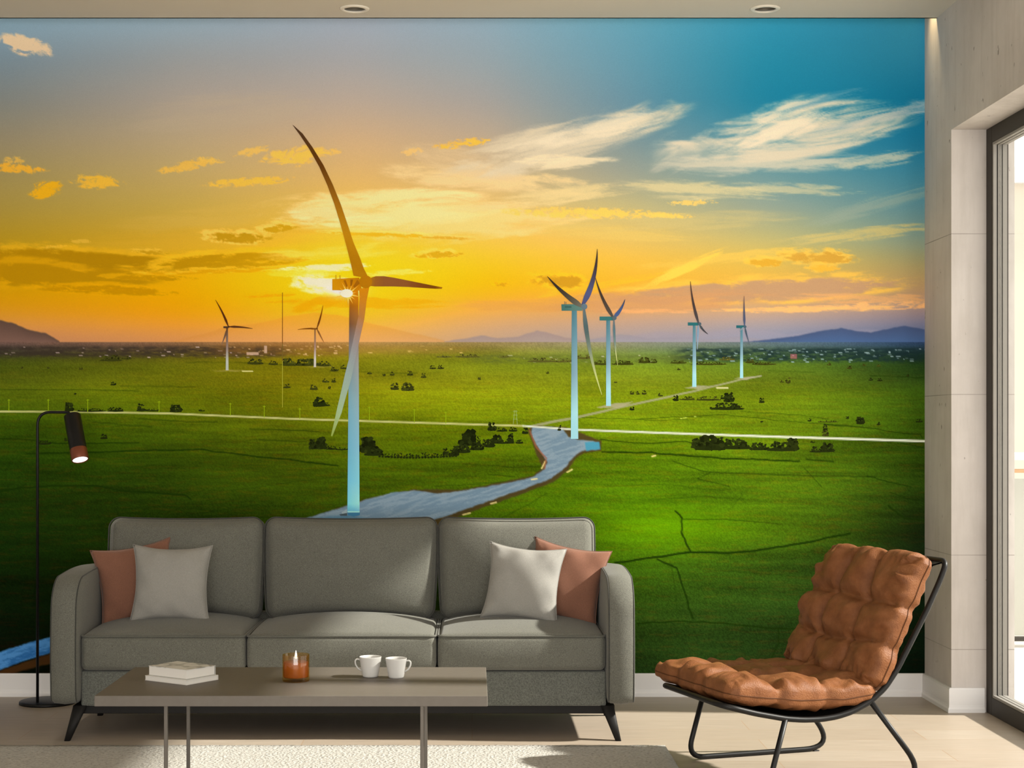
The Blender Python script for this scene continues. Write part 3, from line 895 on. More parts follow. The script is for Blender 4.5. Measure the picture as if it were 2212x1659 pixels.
YM = -0.004
ny, nx = PX.shape
co = np.empty((ny * nx, 3), np.float32)
co[:, 0] = ((PX - CX) / SB).ravel(); co[:, 1] = YM; co[:, 2] = (H - (PY - CY) / SB).ravel()
me = bpy.data.meshes.new('wall_mural')
i = np.arange((ny - 1) * nx).reshape(ny - 1, nx)[:, :-1]
quads = np.stack([i, i + nx, i + nx + 1, i + 1], -1).reshape(-1, 4).astype(np.int32)
me.vertices.add(len(co)); me.vertices.foreach_set('co', co.ravel())
me.loops.add(quads.size); me.loops.foreach_set('vertex_index', quads.ravel())
me.polygons.add(len(quads)); me.polygons.foreach_set('loop_start', np.arange(0, quads.size, 4, dtype=np.int32))
me.update(calc_edges=True)
at = me.color_attributes.new('ink', 'FLOAT_COLOR', 'POINT')
at.data.foreach_set('color', np.concatenate([colr.reshape(-1, 3), np.ones((ny * nx, 1), np.float32)], 1).ravel())
me.materials.append(M_print)
mural = bpy.data.objects.new('wall_mural', me)
COL.objects.link(mural)
tag(mural, 'wall-filling printed mural of wind turbines in green fields at sunset behind the sofa', 'mural')

def ink(name, polys, parent, layer, label=None, kind=None):
    """flat print: polys = list of (points px, colours sRGB (one or per point))"""
    V, Fa, C = [], [], []
    for ip, (pts, cols) in enumerate(polys):
        n = len(V)
        dz = ip * 2.2e-5 if len(polys) < 40 else (ip * 37 % 211) / 211 * 0.0004   # overlapping inks never share a plane
        if not isinstance(cols[0], (tuple, list)): cols = [cols] * len(pts)
        for p, c in zip(pts, cols):
            V.append(mural_pos(p[0], p[1], YM - 0.0004 * layer - dz)); C.append(np.append(np.clip(lin(c) * GAIN, 0, .96), 1.0))
        Fa.append(tuple(range(n, n + len(pts))))
    o = mk(name, (V, Fa), M_print, parent)
    a = o.data.color_attributes.new('ink', 'FLOAT_COLOR', 'POINT')
    a.data.foreach_set('color', np.asarray(C, np.float32).ravel())
    if label: o['label'] = label
    if kind: o['kind'] = kind
    return o

def strip(path, cols):
    """path: list of (left pt, right pt); cols per station (left, right) or single"""
    out = []
    for k in range(len(path) - 1):
        (l0, r0), (l1, r1) = path[k], path[k + 1]
        c0, c1 = cols[k], cols[k + 1]
        c0 = c0 if isinstance(c0[0], (tuple, list)) else (c0, c0)
        c1 = c1 if isinstance(c1[0], (tuple, list)) else (c1, c1)
        out.append(([l0, r0, r1, l1], [c0[0], c0[1], c1[1], c1[0]]))
    return out
def lerp(a, b, t): return tuple(a[i] + (b[i] - a[i]) * t for i in range(len(a)))
def blade(base, tip, bow, wmax, cols, nseg=14, peak=.16, root=.45):
    """curved tapering blade from base to tip, bow = sideways bulge, wmax = widest chord"""
    b, t = np.array(base, float), np.array(tip, float)
    ax = t - b
    nn = np.array([-ax[1], ax[0]]) / np.hypot(*ax)
    st, cc = [], []
    for k in range(nseg + 1):
        u = k / nseg
        c = b + ax * u + nn * bow * 4 * u * (1 - u)
        wd = wmax * (root + (1 - root) * min(u / peak, 1)) if u < peak else wmax * (1 - (u - peak) / (1 - peak)) ** .85 + .8
        st.append((tuple(c + nn * wd / 2), tuple(c - nn * wd / 2)))
        f = u * (len(cols) - 1); j = min(int(f), len(cols) - 2)
        cc.append(lerp(cols[j], cols[j + 1], f - j))
    return strip(st, cc)
def disc(c, r, col, n=16, sx=1.0): return ([(c[0] + r * sx * math.cos(2 * math.pi * k / n), c[1] + r * math.sin(2 * math.pi * k / n)) for k in range(n)], col)
def tower(x0t, x1t, yt, x0b, x1b, yb, stops):
    st, cc = [], []
    for u, c, c2 in stops:
        m = (lerp((x0t, yt), (x0b, yb), u), lerp((x1t, yt), (x1b, yb), u))
        st.append(m); cc.append((c, c2))
    return strip(st, cc)

def turbine(label, tw, nac, hub, blades, nac_c, hub_c, extra=()):
    t = thing('printed_wind_turbine')
    t.parent = mural
    t['label'] = label
    ink('tower', tw, t, 2)
    if nac: ink('nacelle', [(nac, nac_c)] + list(extra), t, 3)
    for k, bl_ in enumerate(blades): ink('blade', bl_, t, 3 + (k + 1) * .6)
    ink('hub', [disc(hub[:2], hub[2], hub_c)], t, 6)
    return t

# the large turbine in front of the sun
up = strip([((764, 596), (797, 602)), ((757, 565), (786, 580)), ((752, 545), (778, 558)), ((744, 515), (763, 522)), ((735, 482), (752, 488)), ((722, 440), (736, 441)), ((708, 402), (719, 399)), ((690, 361), (699, 357)), ((668, 322), (675, 318)), ((648, 292), (654, 289)), ((632, 270), (635, 272))],
           [(170,116,14), (164,112,12), (168,116,14), (176,124,16), (172,122,22), (150,100,22), (120,78,22), (92,56,18), (82,52,22), (76,52,32), (70,50,36)])
rt = strip([((800, 601), (800, 618)), ((812, 597), (810, 619)), ((830, 597), (830, 619)), ((850, 600), (850, 619)), ((880, 606), (880, 620)), ((910, 612), (910, 622)), ((940, 618), (940, 624)), ((956, 621), (954, 624))],
           [(160,108,20), (142,90,34), (132,82,42), (132,82,44), (128,78,40), (116,66,24), (112,64,16), (150,100,20)])
dn = strip([((776, 624), (798, 620)), ((777, 645), (792, 650)), ((775, 680), (787, 690)), ((768, 712), (780, 720)), ((762, 740), (773, 752)), ((755, 772), (766, 784)), ((746, 806), (758, 822)), ((738, 842), (748, 855)), ((729, 880), (738, 892)), ((722, 912), (727, 920)), ((715, 941), (718, 943))],
           [(196,128,16), (190,124,30), (170,116,60), (150,124,112), (142,136,140), (138,150,156), (140,162,160), (146,170,150), (150,176,140), (150,172,110), (140,160,70)])
tw = tower(755, 774, 622, 750.5, 777, 1108, [(0, (214,140,10), (196,122,12)), (.08, (150,92,20), (170,104,20)), (.16, (110,76,52), (140,100,62)), (.24, (112,106,112), (130,122,120)), (.34, (116,134,146), (146,150,150)), (.5, (112,158,180), (134,164,176)), (.7, (104,168,200), (126,180,206)), (.86, (108,186,222), (128,200,232)), (.96, (118,204,240), (150,220,248)), (1, (96,170,206), (110,184,220))])
tw += [([(750, 1106), (778, 1106), (777, 1113), (764, 1115.5), (752, 1113)], (62,120,160)), ([(751, 1104), (777, 1104), (777, 1107), (751, 1107)], (160,222,246)),
       ([(738, 1106), (750, 1100), (750, 1112), (740, 1112)], (150,170,180)), ([(733, 1111), (750, 1108), (750, 1114), (736, 1114)], (70,84,92))]
nacp = [(718, 603), (740, 602), (776, 600), (782, 628), (745, 627.5), (718, 627)]
T1 = turbine('printed large wind turbine in front of the setting sun', tw, nacp, (790, 609, 14), [dn, rt, up], [(196,136,14), (190,126,10), (172,112,12), (188,118,12), (216,150,10), (196,138,14)], (170,112,12),
        extra=[([(725.2, 594), (726.4, 594), (726.6, 603), (725.0, 603)], (176,122,20)), ([(734.2, 595), (735.4, 595), (735.6, 603), (734.0, 603)], (176,122,20)),
               ([(742, 606), (747, 605), (752, 620), (748, 620)], (150,92,14)), ([(757, 604), (763, 604), (760, 618), (757, 618)], (140,86,14)), ([(772, 604), (778, 612), (766, 622), (763, 619)], (150,92,14))])
T1['label'] = 'printed large wind turbine in front of the setting sun'
# star of the sun where it meets the tower
sp = [disc((749, 634), 9, (255, 246, 206), 20, 1.5)]
for k in range(14):
    a = 2 * math.pi * k / 14 + .2
    r = (30, 20, 24)[k % 3]
    c = (752 + 0, 636)
    n = (-math.sin(a), math.cos(a))
    sp.append(([(c[0] + n[0] * 2.6, c[1] + n[1] * 2.6), (c[0] - n[0] * 2.6, c[1] - n[1] * 2.6), (c[0] + math.cos(a) * r, c[1] + math.sin(a) * r)], [(255,226,110), (255,226,110), (226,150,12)]))
ink('printed_sun', sp[1:] + sp[:1], mural, 7, 'bright sun star')

NAVY, DARK = (78,84,110), (52,50,52)
def std_tower(x0t, x1t, yt, x0b, x1b, yb, a=(64,112,128), m=(112,150,172), b=(150,204,230)):
    return tower(x0t, x1t, yt, x0b, x1b, yb, [(0, a, lerp(a, (255,255,255), .1)), (.25, lerp(a, m, .6), lerp(a, m, .8)), (.5, m, lerp(m, (255,255,255), .12)), (.8, b, lerp(b, (255,255,255), .1)), (1, b, b)])
turbine('printed wind turbine beside the road junction', std_tower(1235, 1246, 668, 1233, 1249, 948),
        [(1212.5, 657.5), (1258, 657), (1258, 671.5), (1213, 671.5)], (1262, 662.5, 6.5),
        [blade((1261, 664), (1300, 853), 6, 9.5, [(96,110,116), (70,90,96), (120,134,120), (176,186,120), (190,200,110)]), blade((1258, 660), (1290, 538), 8, 12.5, [(72,78,118), (78,84,128), (68,66,90), (60,50,50), (66,54,44)]), blade((1258, 663), (1182, 597), -4, 12, [(104,104,96), (76,70,60), (52,44,40), (50,40,34)])],
        [(60,104,104), (86,124,120), (92,124,120), (58,104,104)], (92,112,128),
        extra=[([(1219, 651), (1220, 651), (1220, 658), (1219, 658)], (70,90,90)), ([(1222, 652), (1223, 652), (1223, 658), (1222, 658)], (70,90,90)), ([(1220, 661.5), (1234, 661.5), (1234, 665), (1220, 665)], (52,88,90))])
turbine('printed wind turbine just right of the junction turbine', std_tower(1309.5, 1318, 690, 1309, 1319.5, 877),
        [(1295, 684), (1325, 684), (1325, 692.5), (1295, 692.5)], (1327, 687, 4.8),
        [blade((1326, 690), (1334, 790), 2, 5, [(92,104,112), (80,110,124), (110,130,130), (170,180,120), (170,180,100)]), blade((1326, 686), (1350, 647), 3, 8, [(70,90,140), (64,84,130), (56,64,84)]), blade((1325, 687), (1286, 600), -4, 8, [(84,78,72), (66,56,50), (64,50,40)])],
        (52,108,112), (80,96,110))
turbine('printed wind turbine on the far track', std_tower(1496.5, 1502.5, 702, 1495, 1504, 836),
        [(1485.5, 696.5), (1508, 697), (1508, 703.5), (1485.5, 703.5)], (1511, 700, 3.6),
        [blade((1508, 703), (1506, 755), 0, 3.6, [(110,140,170), (120,150,180), (150,170,190)]), blade((1511, 702), (1529, 722), 1.6, 4.2, [(70,84,92), (60,62,70), (56,54,60)]), blade((1509, 699), (1491, 608), -3, 6, [(72,70,76), (66,56,56), (84,60,50)])],
        (42,100,108), (70,90,104))
turbine('printed wind turbine farthest along the track', std_tower(1599, 1604, 708, 1598, 1605, 817),
        [(1590, 703), (1607, 703), (1607, 709), (1590, 709)], (1609, 706, 3),
        [blade((1609, 708), (1619, 743), 1, 3.4, [(60,80,96), (70,84,104), (90,100,120)]), blade((1607, 707), (1597, 716), .5, 3.2, [(120,140,160), (120,140,150), (110,130,150)]), blade((1608, 704), (1607, 640), -.6, 4.6, [(70,86,120), (74,80,104), (120,90,80)])],
        (40,96,108), (70,92,108))
turbine('printed small wind turbine left of the mast', std_tower(488.9, 492.8, 707, 488.0, 494.0, 800, (86,58,36), (130,112,106), (170,178,170)),
        [(483, 705), (494, 705), (494, 709), (483, 709)], (494.5, 706, 2.2),
        [blade((492.5, 709), (479, 746), 0, 4, [(96,66,40), (108,84,70), (130,104,90)]), blade((495, 706), (546, 710), -1.2, 4.4, [(96,60,30), (84,50,28), (100,62,24)]), blade((493.5, 705), (466, 648), 1.5, 4.4, [(84,48,22), (78,40,18), (100,52,12)])],
        (76,54,40), (76,50,34))
turbine('printed small wind turbine right of the mast', std_tower(679.3, 682.3, 711, 678, 683, 793, (126,84,36), (150,120,110), (190,186,180)),
        [(673, 708.7), (684, 708.7), (684, 712), (673, 712)], (684.8, 710, 2.2),
        [blade((685, 711), (701, 742), 0, 3, [(124,80,36), (140,92,50), (160,110,60)]), blade((682, 710), (643.5, 712), .8, 3, [(124,76,24), (120,72,20), (150,92,20)]), blade((685, 709), (698, 660), 1.2, 3.4, [(116,66,20), (110,60,14), (150,84,6)])],
        (120,76,30), (112,72,30))
ms = [([(609.9, 632), (611.1, 632), (611.3, 742), (609.7, 742)], (118,72,24)), ([(609.8, 742), (611.2, 742), (611.4, 780), (609.6, 780)], (110,92,40)), ([(609.8, 780), (611.2, 780), (611.2, 880), (609.8, 880)], (160,160,50))]
ink('printed_mast', ms, mural, 2)
py_ = []
for x, h_ in ((1113, 32),):
    for dx in (-4.5, 4.5): py_.append(([(x + dx * .35 - .5, 918 - h_), (x + dx * .35 + .5, 918 - h_), (x + dx + .5, 918), (x + dx - .5, 918)], (150,172,96)))
    for yy in (888, 896, 905): py_.append(([(x - 5, yy), (x + 5, yy), (x + 5, yy + 1), (x - 5, yy + 1)], (150,172,96)))
ink('printed_pylon', py_, mural, 2)
pl = []
for x, y, h_ in ((20, 888, 26), (105, 889, 27), (190, 890, 28), (344, 892, 26), (498, 898, 28), (571, 902, 26), (648, 905, 24), (798, 908, 30), (895, 913, 30), (963, 915, 26)):
    pl.append(([(x - .6, y - h_), (x + .6, y - h_), (x + .7, y), (x - .7, y)], (140,168,20)))
    pl.append(([(x - 3, y - h_ + 2), (x + 3, y - h_ + 2), (x + 3, y - h_ + 3), (x - 3, y - h_ + 3)], (140,168,20)))
ink('printed_power_poles', pl, mural, 2, kind='stuff')
# trees and hedges of the print
rnd = random.Random(8)
tr = []
def bush(x, y, wd, ht, c, dens=1.0):
    n = max(5, int((wd * ht) / 14 * dens))
    n = min(n, 70)
    for _ in range(n):
        u, v = rnd.uniform(-1, 1), rnd.random()
        if abs(u) > 1 - v * v * .75: u *= .6
        s = max(1.5, min(wd, ht) * rnd.uniform(.10, .22))
        cx_, cy_ = x + u * wd / 2 * .92, y - s * .5 - v * (ht - s)
        m = 7
        k = rnd.uniform(.6, 1.35)
        tr.append(([(cx_ + s * rnd.uniform(.6, 1.3) * math.cos(2 * math.pi * i / m), cy_ + s * rnd.uniform(.5, 1.1) * math.sin(2 * math.pi * i / m)) for i in range(m)], tuple(min(255, q * k) for q in c)))
    tr.append(([(x - wd * .40, y), (x, y + .8), (x + wd * .40, y), (x + wd * .46, y - ht * .16), (x + wd * .3, y - ht * .36), (x - wd * .28, y - ht * .34), (x - wd * .46, y - ht * .14)], c))
N1, N2, N3 = (34,42,14), (56,60,20), (84,84,36)
for b_ in [(150,888,22,18,N1), (196,889,70,7,N1), (250,889,40,10,N1), (306,888,22,16,N1), (330,888,36,5,N1), (380,890,30,16,N1), (436,888,16,4,N1), (225,948,18,11,N1), (95,960,34,9,N1), (143,952,10,5,N1), (245,832,14,8,N1), (163,852,5,3,N1), (175,798,10,6,N2), (48,796,6,4,N2), (105,796,6,4,N2),
           (240,780,54,13,N2), (275,776,24,6,N2), (620,838,18,9,N2), (553,787,38,13,N2), (590,788,22,9,N2), (622,790,30,16,N2), (660,790,60,15,N2), (700,791,36,11,N2), (748,797,30,9,N2), (722,802,20,10,N2), (704,826,18,9,N2), (721,826,12,9,N2), (678,842,20,11,N2), (712,840,6,6,N2), (690,878,28,20,N1), (700,877,30,9,N1),
           (799,808,12,5,N2), (847,811,12,8,N2), (886,811,16,10,N2), (915,816,14,10,N2), (830,812,8,5,N2), (853,842,20,15,N2), (881,844,32,17,N2), (935,797,16,9,N2), (952,797,16,9,N2), (1036,820,8,6,N2), (960,772,40,5,N3), (1010,772,60,7,N3), (1090,772,30,4,N3), (1165,782,60,9,N3), (1210,782,70,8,N3), (1260,775,40,9,N3), (1345,788,54,10,N2), (1300,788,40,10,N2),
           (1392,784,30,13,N2), (1412,784,16,9,N2), (1465,785,40,7,N2), (1530,788,90,7,N2), (1570,778,40,8,N3), (1620,784,24,9,N2), (1650,788,60,7,N2), (1183,807,8,4,N2), (1330,827,6,3,N2), (1466,799,6,3,N2), (1702,828,8,5,N2), (1690,826,8,5,N2), (1702,827,12,12,N2), (1835,797,12,9,N2), (1790,789,12,6,N2), (1898,792,10,5,N2), (1960,813,7,5,N1), (1900,823,14,6,N1), (1880,822,10,6,N1), (1866,790,8,4,N2),
           (1365,852,11,8,N2), (1378,852,9,7,N2), (1391,852,11,9,N2), (1427,856,11,8,N2), (1365,886,12,10,N1), (1460,866,13,13,N1), (1485,864,36,8,N2), (1530,865,60,9,N2), (1574,868,26,20,N1), (1562,862,14,9,N1), (1570,885,84,15,N1), (1645,870,14,11,N1), (1748,910,10,7,N1), (1830,904,9,5,N1), (1858,916,20,18,N1), (1897,918,9,8,N1), (1985,912,16,7,N1), (1782,930,11,15,N1), (1783,942,16,14,N2), (1208,930,9,12,N1), (1755,956,12,4,N1), (1790,912,50,4,N2), (1645,912,5,3,N1),
           (1530,972,66,32,N1), (1505,968,24,22,N1), (1588,970,72,22,N1), (1550,972,40,28,N1), (1640,972,50,16,N1), (1690,974,76,20,N1), (1712,972,26,26,N1), (1766,977,40,12,N1), (1788,976,34,20,N1),
           (676,970,18,22,N1), (693,970,24,26,N1), (716,971,28,8,N1), (738,972,30,6,N1), (796,978,38,34,N1), (808,984,44,20,N1), (1012,962,36,34,N1), (1000,978,36,20,N1), (1030,972,34,16,N1), (1058,966,24,18,N1), (1074,956,26,18,N1), (1103,956,16,20,N1), (1122,958,18,9,N1), (1135,937,14,15,N1), (1085,958,60,9,N1), (1046,962,9,14,N1), (1034,960,10,18,N1), (1063,930,20,18,N1), (1084,932,26,9,N1), (1108,932,20,10,N1),
           (985,984,16,22,N1), (962,982,13,18,N1), (975,985,12,14,N1)]:
    bush(*b_)
for k in range(26):
    x = 820 + k * 6.6
    bush(x, 986 + 3.5 * math.sin((x - 800) / 55) + (x - 800) * .006, 6, rnd.uniform(7, 13), N1, 1.6)
ink('printed_trees', tr, mural, 1, kind='stuff')

# ------------------------------------------------------------------ sofa
sofa = thing('sofa', 'grey three seat fabric sofa with black splayed legs in front of the mural', 'sofa', (-0.459, -0.69, 0))
so = (-0.459, -0.69, 0)
AX0, AX1, AT = -1.494, 0.576, 0.096            # outer arm faces and arm thickness
def arm_geo(x0, x1, outer):
    ya, yb, za, zb = -1.0, -0.385, 0.133, 0.582
    hx, hy, hz = (x1 - x0) / 2, (yb - ya) / 2, (zb - za) / 2
    cx, cy, cz = (x0 + x1) / 2, (ya + yb) / 2, (za + zb) / 2
    # side outline with a generous round at the front top, extruded in x with soft edges
    out = []
    def arc(c, r, a0, a1, n):
        for k in range(n + 1):
            a = a0 + (a1 - a0) * k / n
            out.append((c[0] + r * math.cos(a), c[1] + r * math.sin(a)))
    R = .125
    arc((ya + .035, za + .035), .035, math.pi * 1.5, math.pi, 6)
    for k in range(1, 6): out.append((ya - .006 * math.sin(math.pi * k / 6), za + .035 + (zb - R - za - .035) * k / 6))
    arc((ya + R, zb - R), R, math.pi, math.pi / 2, 14)
    for k in range(1, 6): out.append((ya + R + (yb - .03 - ya - R) * k / 6, zb + .010 * math.sin(math.pi * k / 6)))
    arc((yb - .03, zb - .03), .03, math.pi / 2, 0, 5)
    arc((yb - .02, za + .02), .02, 0, -math.pi / 2, 4)
    e = .010
    sec = [(-hx, .014), (-hx + .003, .006), (-hx + e, 0), (0, -.004), (hx - e, 0), (hx - .003, .006), (hx, .014)]
    V, Fa = [], []
    c = np.array([cy, cz])
    m = len(out)
    for dx, ins in sec:
        for i, p in enumerate(out):
            p0, p1 = np.array(out[i - 1]), np.array(out[(i + 1) % m])
            t = p1 - p0; nrm_ = np.array([-t[1], t[0]]); nrm_ = nrm_ / (np.hypot(*nrm_) + 1e-9)
            if np.dot(nrm_, np.array(p) - c) < 0: nrm_ = -nrm_
            q = np.array(p) - nrm_ * ins
            V.append((cx + dx, q[0], q[1]))
    for s in range(len(sec) - 1):
        for i in range(m):
            j = (i + 1) % m
            Fa.append((s * m + i, s * m + j, (s + 1) * m + j, (s + 1) * m + i))
    # softly puffed side panels
    for s, sg in ((0, -1), (len(sec) - 1, 1)):
        base = [V[s * m + i] for i in range(m)]
        ctr = np.mean(np.array(base), 0)
        prev = [s * m + i for i in range(m)]
        for f_ in (.9, .7, .45, .2):
            cur = []
            for i in range(m):
                q = ctr + (np.array(base[i]) - ctr) * f_
                cur.append(len(V)); V.append((q[0] + sg * .006 * (1 - f_ ** 3), q[1], q[2]))
            for i in range(m):
                j = (i + 1) % m
                Fa.append((prev[i], prev[j], cur[j], cur[i]) if sg > 0 else (prev[i], cur[i], cur[j], prev[j]))
            prev = cur
        Fa.append(tuple(prev) if sg > 0 else tuple(prev[::-1]))
    pipes = []
    for dx in (-hx + .004, hx - .004):
        path = []
        for i, p in enumerate(out):
            p0, p1 = np.array(out[i - 1]), np.array(out[(i + 1) % m])
            t = p1 - p0; nrm_ = np.array([-t[1], t[0]]); nrm_ = nrm_ / (np.hypot(*nrm_) + 1e-9)
            if np.dot(nrm_, np.array(p) - c) < 0: nrm_ = -nrm_
            q = np.array(p) - nrm_ * .004
            path.append((cx + dx, q[0], q[1]))
        pipes.append(tube(path, .0024, 6, closed=True))
    return (V, Fa), pipes
for x0, x1 in ((AX0, AX0 + AT), (AX1 - AT, AX1)):
    gg, pipes = arm_geo(x0, x1, 0)
    a_ = mk('arm', gg, M_sofa, sofa, True, so)
    for p in pipes: mk('piping', p, M_pipe, a_, True, so)
IX0, IX1 = AX0 + AT, AX1 - AT
mk('base', rb(IX0 + .002, IX1 - .002, -0.945, -0.40, 0.118, 0.243, .008), M_weave, sofa, True, so)
mk('plinth', rb(IX0 - .03, IX1 + .03, -0.925, -0.44, 0.088, 0.119, .003), M_blackwood, sofa, False, so)
mk('back_rail', rb(IX0 + .003, IX1 - .003, -0.43, -0.39, 0.24, 0.40, .01), M_sofa, sofa, True, so)
def leg_geo(tx, ty, bx, by):
    V, Fa = [], []
    for (cx, cy, z, hw, hd) in ((tx, ty, 0.120, .024, .020), (tx + (bx - tx) * .5, ty + (by - ty) * .5, 0.06, .017, .015), (bx, by, 0.0, .0105, .0105)):
        n = 12
        for k in range(n):
            a = 2 * math.pi * k / n
            c_, s_ = math.cos(a), math.sin(a)
            m = (abs(c_) ** 4 + abs(s_) ** 4) ** -.25
            V.append((cx + hw * c_ * m, cy + hd * s_ * m, z))
    for i in range(2):
        for k in range(12):
            Fa.append((i * 12 + k, i * 12 + (k + 1) % 12, (i + 1) * 12 + (k + 1) % 12, (i + 1) * 12 + k))
    Fa.append(tuple(range(12))[::-1]); Fa.append(tuple(24 + k for k in range(12)))
    V = [(v[0], v[1], v[2]) for v in V]
    return V, [f[::-1] for f in Fa]
for tx, ty, bx, by in ((-1.400, -0.935, -1.438, -0.971), (0.482, -0.935, 0.519, -0.971), (-1.405, -0.47, -1.438, -0.455), (0.487, -0.47, 0.52, -0.455)):
    mk('leg', leg_geo(tx, ty, bx, by), M_blackwood, sofa, True, so)

# seat cushions
XS = [IX0 + .002, -0.8055, -0.1255, IX1 - .002]
def ringpath(hx, hy, r, n=8):
    pts = []
    for cx, cy, a0 in ((hx - r, hy - r, 0), (-hx + r, hy - r, 90), (-hx + r, -hy + r, 180), (hx - r, -hy + r, 270)):
        for k in range(n + 1):
            a = math.radians(a0 + 90 * k / n)
            pts.append((cx + r * math.cos(a), cy + r * math.sin(a)))
    res = []
    for i in range(len(pts)):
        a, b = pts[i], pts[(i + 1) % len(pts)]
        L = math.hypot(b[0] - a[0], b[1] - a[1]); m = max(1, int(L / .03))
        for k in range(m): res.append((a[0] + (b[0] - a[0]) * k / m, a[1] + (b[1] - a[1]) * k / m))
    return res
for i in range(3):
    x0, x1 = XS[i] + .003, XS[i + 1] - .003
    ya, yb, za, zb = -0.968, -0.435, 0.247, 0.374
    cx, cy, cz = (x0 + x1) / 2, (ya + yb) / 2, (za + zb) / 2
    hx, hy, hz = (x1 - x0) / 2, (yb - ya) / 2, (zb - za) / 2
    def dfm(p, q, hx=hx, hy=hy, hz=hz, cx=cx, cy=cy, cz=cz):
        u, v, w_ = q
        k = (1 - u ** 4) * (1 - abs(v) ** 3)
        z = p[2]
        if w_ > 0: z += .046 * (1 - u ** 2) ** .7 * (1 - (v * .92 - .08) ** 2) ** .8 * (w_ ** 2)
        y = p[1] - (.012 * (1 - u ** 4) * (1 - w_ ** 2) if v < 0 else 0)
        x = p[0] + .004 * u * (1 - w_ ** 2) * (1 - v ** 2)
        return (cx + x, cy + y, cz + z)
    cu = mk('seat_cushion', rbox((hx, hy, hz), .022, 14, dfm), M_sofa, sofa, True, so)
    pp = ringpath(hx - .001, hy - .001, .024)
    mk('piping', tube([(cx + p[0], cy + p[1], zb - .004) for p in pp], .0042, 6, True), M_seam, cu, True, so)
# back cushions
BX = [-1.394, -0.7975, -0.1315, 0.4705]
for i in range(3):
    x0, x1 = BX[i] + .002, BX[i + 1] - .002
    cx = (x0 + x1) / 2; hx = (x1 - x0) / 2
    hz, hy = 0.186, 0.062
    cz, cy = 0.575, -0.475
    lean = math.radians(8)
    def dfb(p, q, hx=hx, cx=cx):
        u, v, w_ = q
        bul = (1 - u ** 2) ** .75 * (1 - w_ ** 2) ** .6 if abs(u) < 1 and abs(w_) < 1 else 0
        y = p[1] + (-.066 * bul if v < 0 else .02 * bul) * abs(v)
        x = p[0] * (1 - .018 * (1 - w_)) + .006 * u * (1 - w_ ** 2)
        z = p[2] + (.008 * (u ** 2 - .5) if w_ > 0 else .0) * abs(w_) + (-.016 * u * u * (w_ < 0)) * abs(w_)
        yy, zz = y * math.cos(lean) + z * math.sin(lean), -y * math.sin(lean) + z * math.cos(lean)
        return (cx + x, cy + yy, cz + zz)
    cu = mk('back_cushion', rbox((hx, hy, hz), .044, 14, dfb), M_sofa, sofa, True, so)
    pp = ringpath(hx, hz, .044)
    path = []
    for px_, pz_ in pp:
        u, w_ = px_ / hx, pz_ / hz
        for yy0 in (-hy + .014,):
            path.append(dfb((px_ * .999, yy0, pz_ * .999), (u, -.9, w_)))
    mk('piping', tube(path, .0026, 6, True), M_pipe, cu, True, so)

# ------------------------------------------------------------------ throw pillows
def pillow(name, label, m, c, size, roll, yaw, lean, thick=.062, seed=1, group='throw pillows on the sofa', kseam=.08):
    t = thing(name, label, 'pillow', c, group=group)
    n = 36
    R = Matrix.Rotation(math.radians(yaw), 3, 'Z') @ Matrix.Rotation(math.radians(lean), 3, 'X') @ Matrix.Rotation(math.radians(-roll), 3, 'Y')
    rr = np.random.RandomState(seed)
    ph = rr.uniform(0, 6.28, 8)
    V, Fa, idx = [], [], {}
    def surf(i, j, side):
        u, v = 2 * i / n - 1, 2 * j / n - 1
        edge = i in (0, n) or j in (0, n)
        key = (i, j, 0 if edge else side)
        if key in idx: return idx[key]
        s = size / 2
        x = s * u * (1 - kseam * 1.6 * (1 - v * v) * abs(u) ** 1.0)
        z = s * v * (1 - kseam * 1.6 * (1 - u * u) * abs(v) ** 1.0)
        k = ((1 - u * u) * (1 - v * v))
        h = thick * max(k, 0) ** .42
        rad = math.hypot(u, v)
        ang = math.atan2(v, u)
        e = max(abs(u), abs(v))
        wr = .0035 * math.sin(9 * (u if abs(v) > abs(u) else v) + ph[0] + side) * math.exp(-((e - .82) / .16) ** 2)
        wr += .003 * math.sin(5 * u + 4 * v + ph[1]) * k + .003 * math.sin(11 * u * v + ph[2] + 2 * side) * k
        sag = -.012 * (1 - u * u) * (v < 0) * abs(v) * (1 - abs(v))
        p = Vector((x, side * (h + wr * (0 if edge else 1)) * -1, z + sag))
        if edge: p = Vector((x, .002 * math.sin(7 * (u + v) + ph[3]), z))
        p = R @ p
        idx[key] = len(V); V.append(tuple(p))
        return idx[key]
    for side in (1, -1):
        for i in range(n):
            for j in range(n):
                q = (surf(i, j, side), surf(i + 1, j, side), surf(i + 1, j + 1, side), surf(i, j + 1, side))
                Fa.append(q if side == 1 else q[::-1])
    o = mk('cover', (V, Fa), m, t, True)
    path = []
    for (i0, j0, di, dj) in ((0, 0, 1, 0), (n, 0, 0, 1), (n, n, -1, 0), (0, n, 0, -1)):
        for k in range(n): path.append(V[idx[(i0 + di * k, j0 + dj * k, 0)]])
    mk('seam', tube(path, .0016, 5, True), m, t, True)
    return t
pillow('throw_pillow', 'terracotta throw pillow leaning on the left sofa arm behind a grey pillow', M_terra, (-1.262, -0.635, 0.530), .300, 9, 10, -14, .055, 2)
pillow('throw_pillow', 'light grey square throw pillow in front of the left terracotta pillow', M_greyp, (-1.112, -0.735, 0.534), .294, -1, 4, -15, .062, 3)
pillow('throw_pillow', 'terracotta throw pillow leaning on the right sofa arm behind a grey pillow', M_terra, (0.349, -0.635, 0.530), .300, -10, -12, -14, .055, 4)
pillow('throw_pillow', 'light grey square throw pillow in front of the right terracotta pillow', M_greyp, (0.189, -0.735, 0.536), .290, -5, -10, -15, .062, 5)

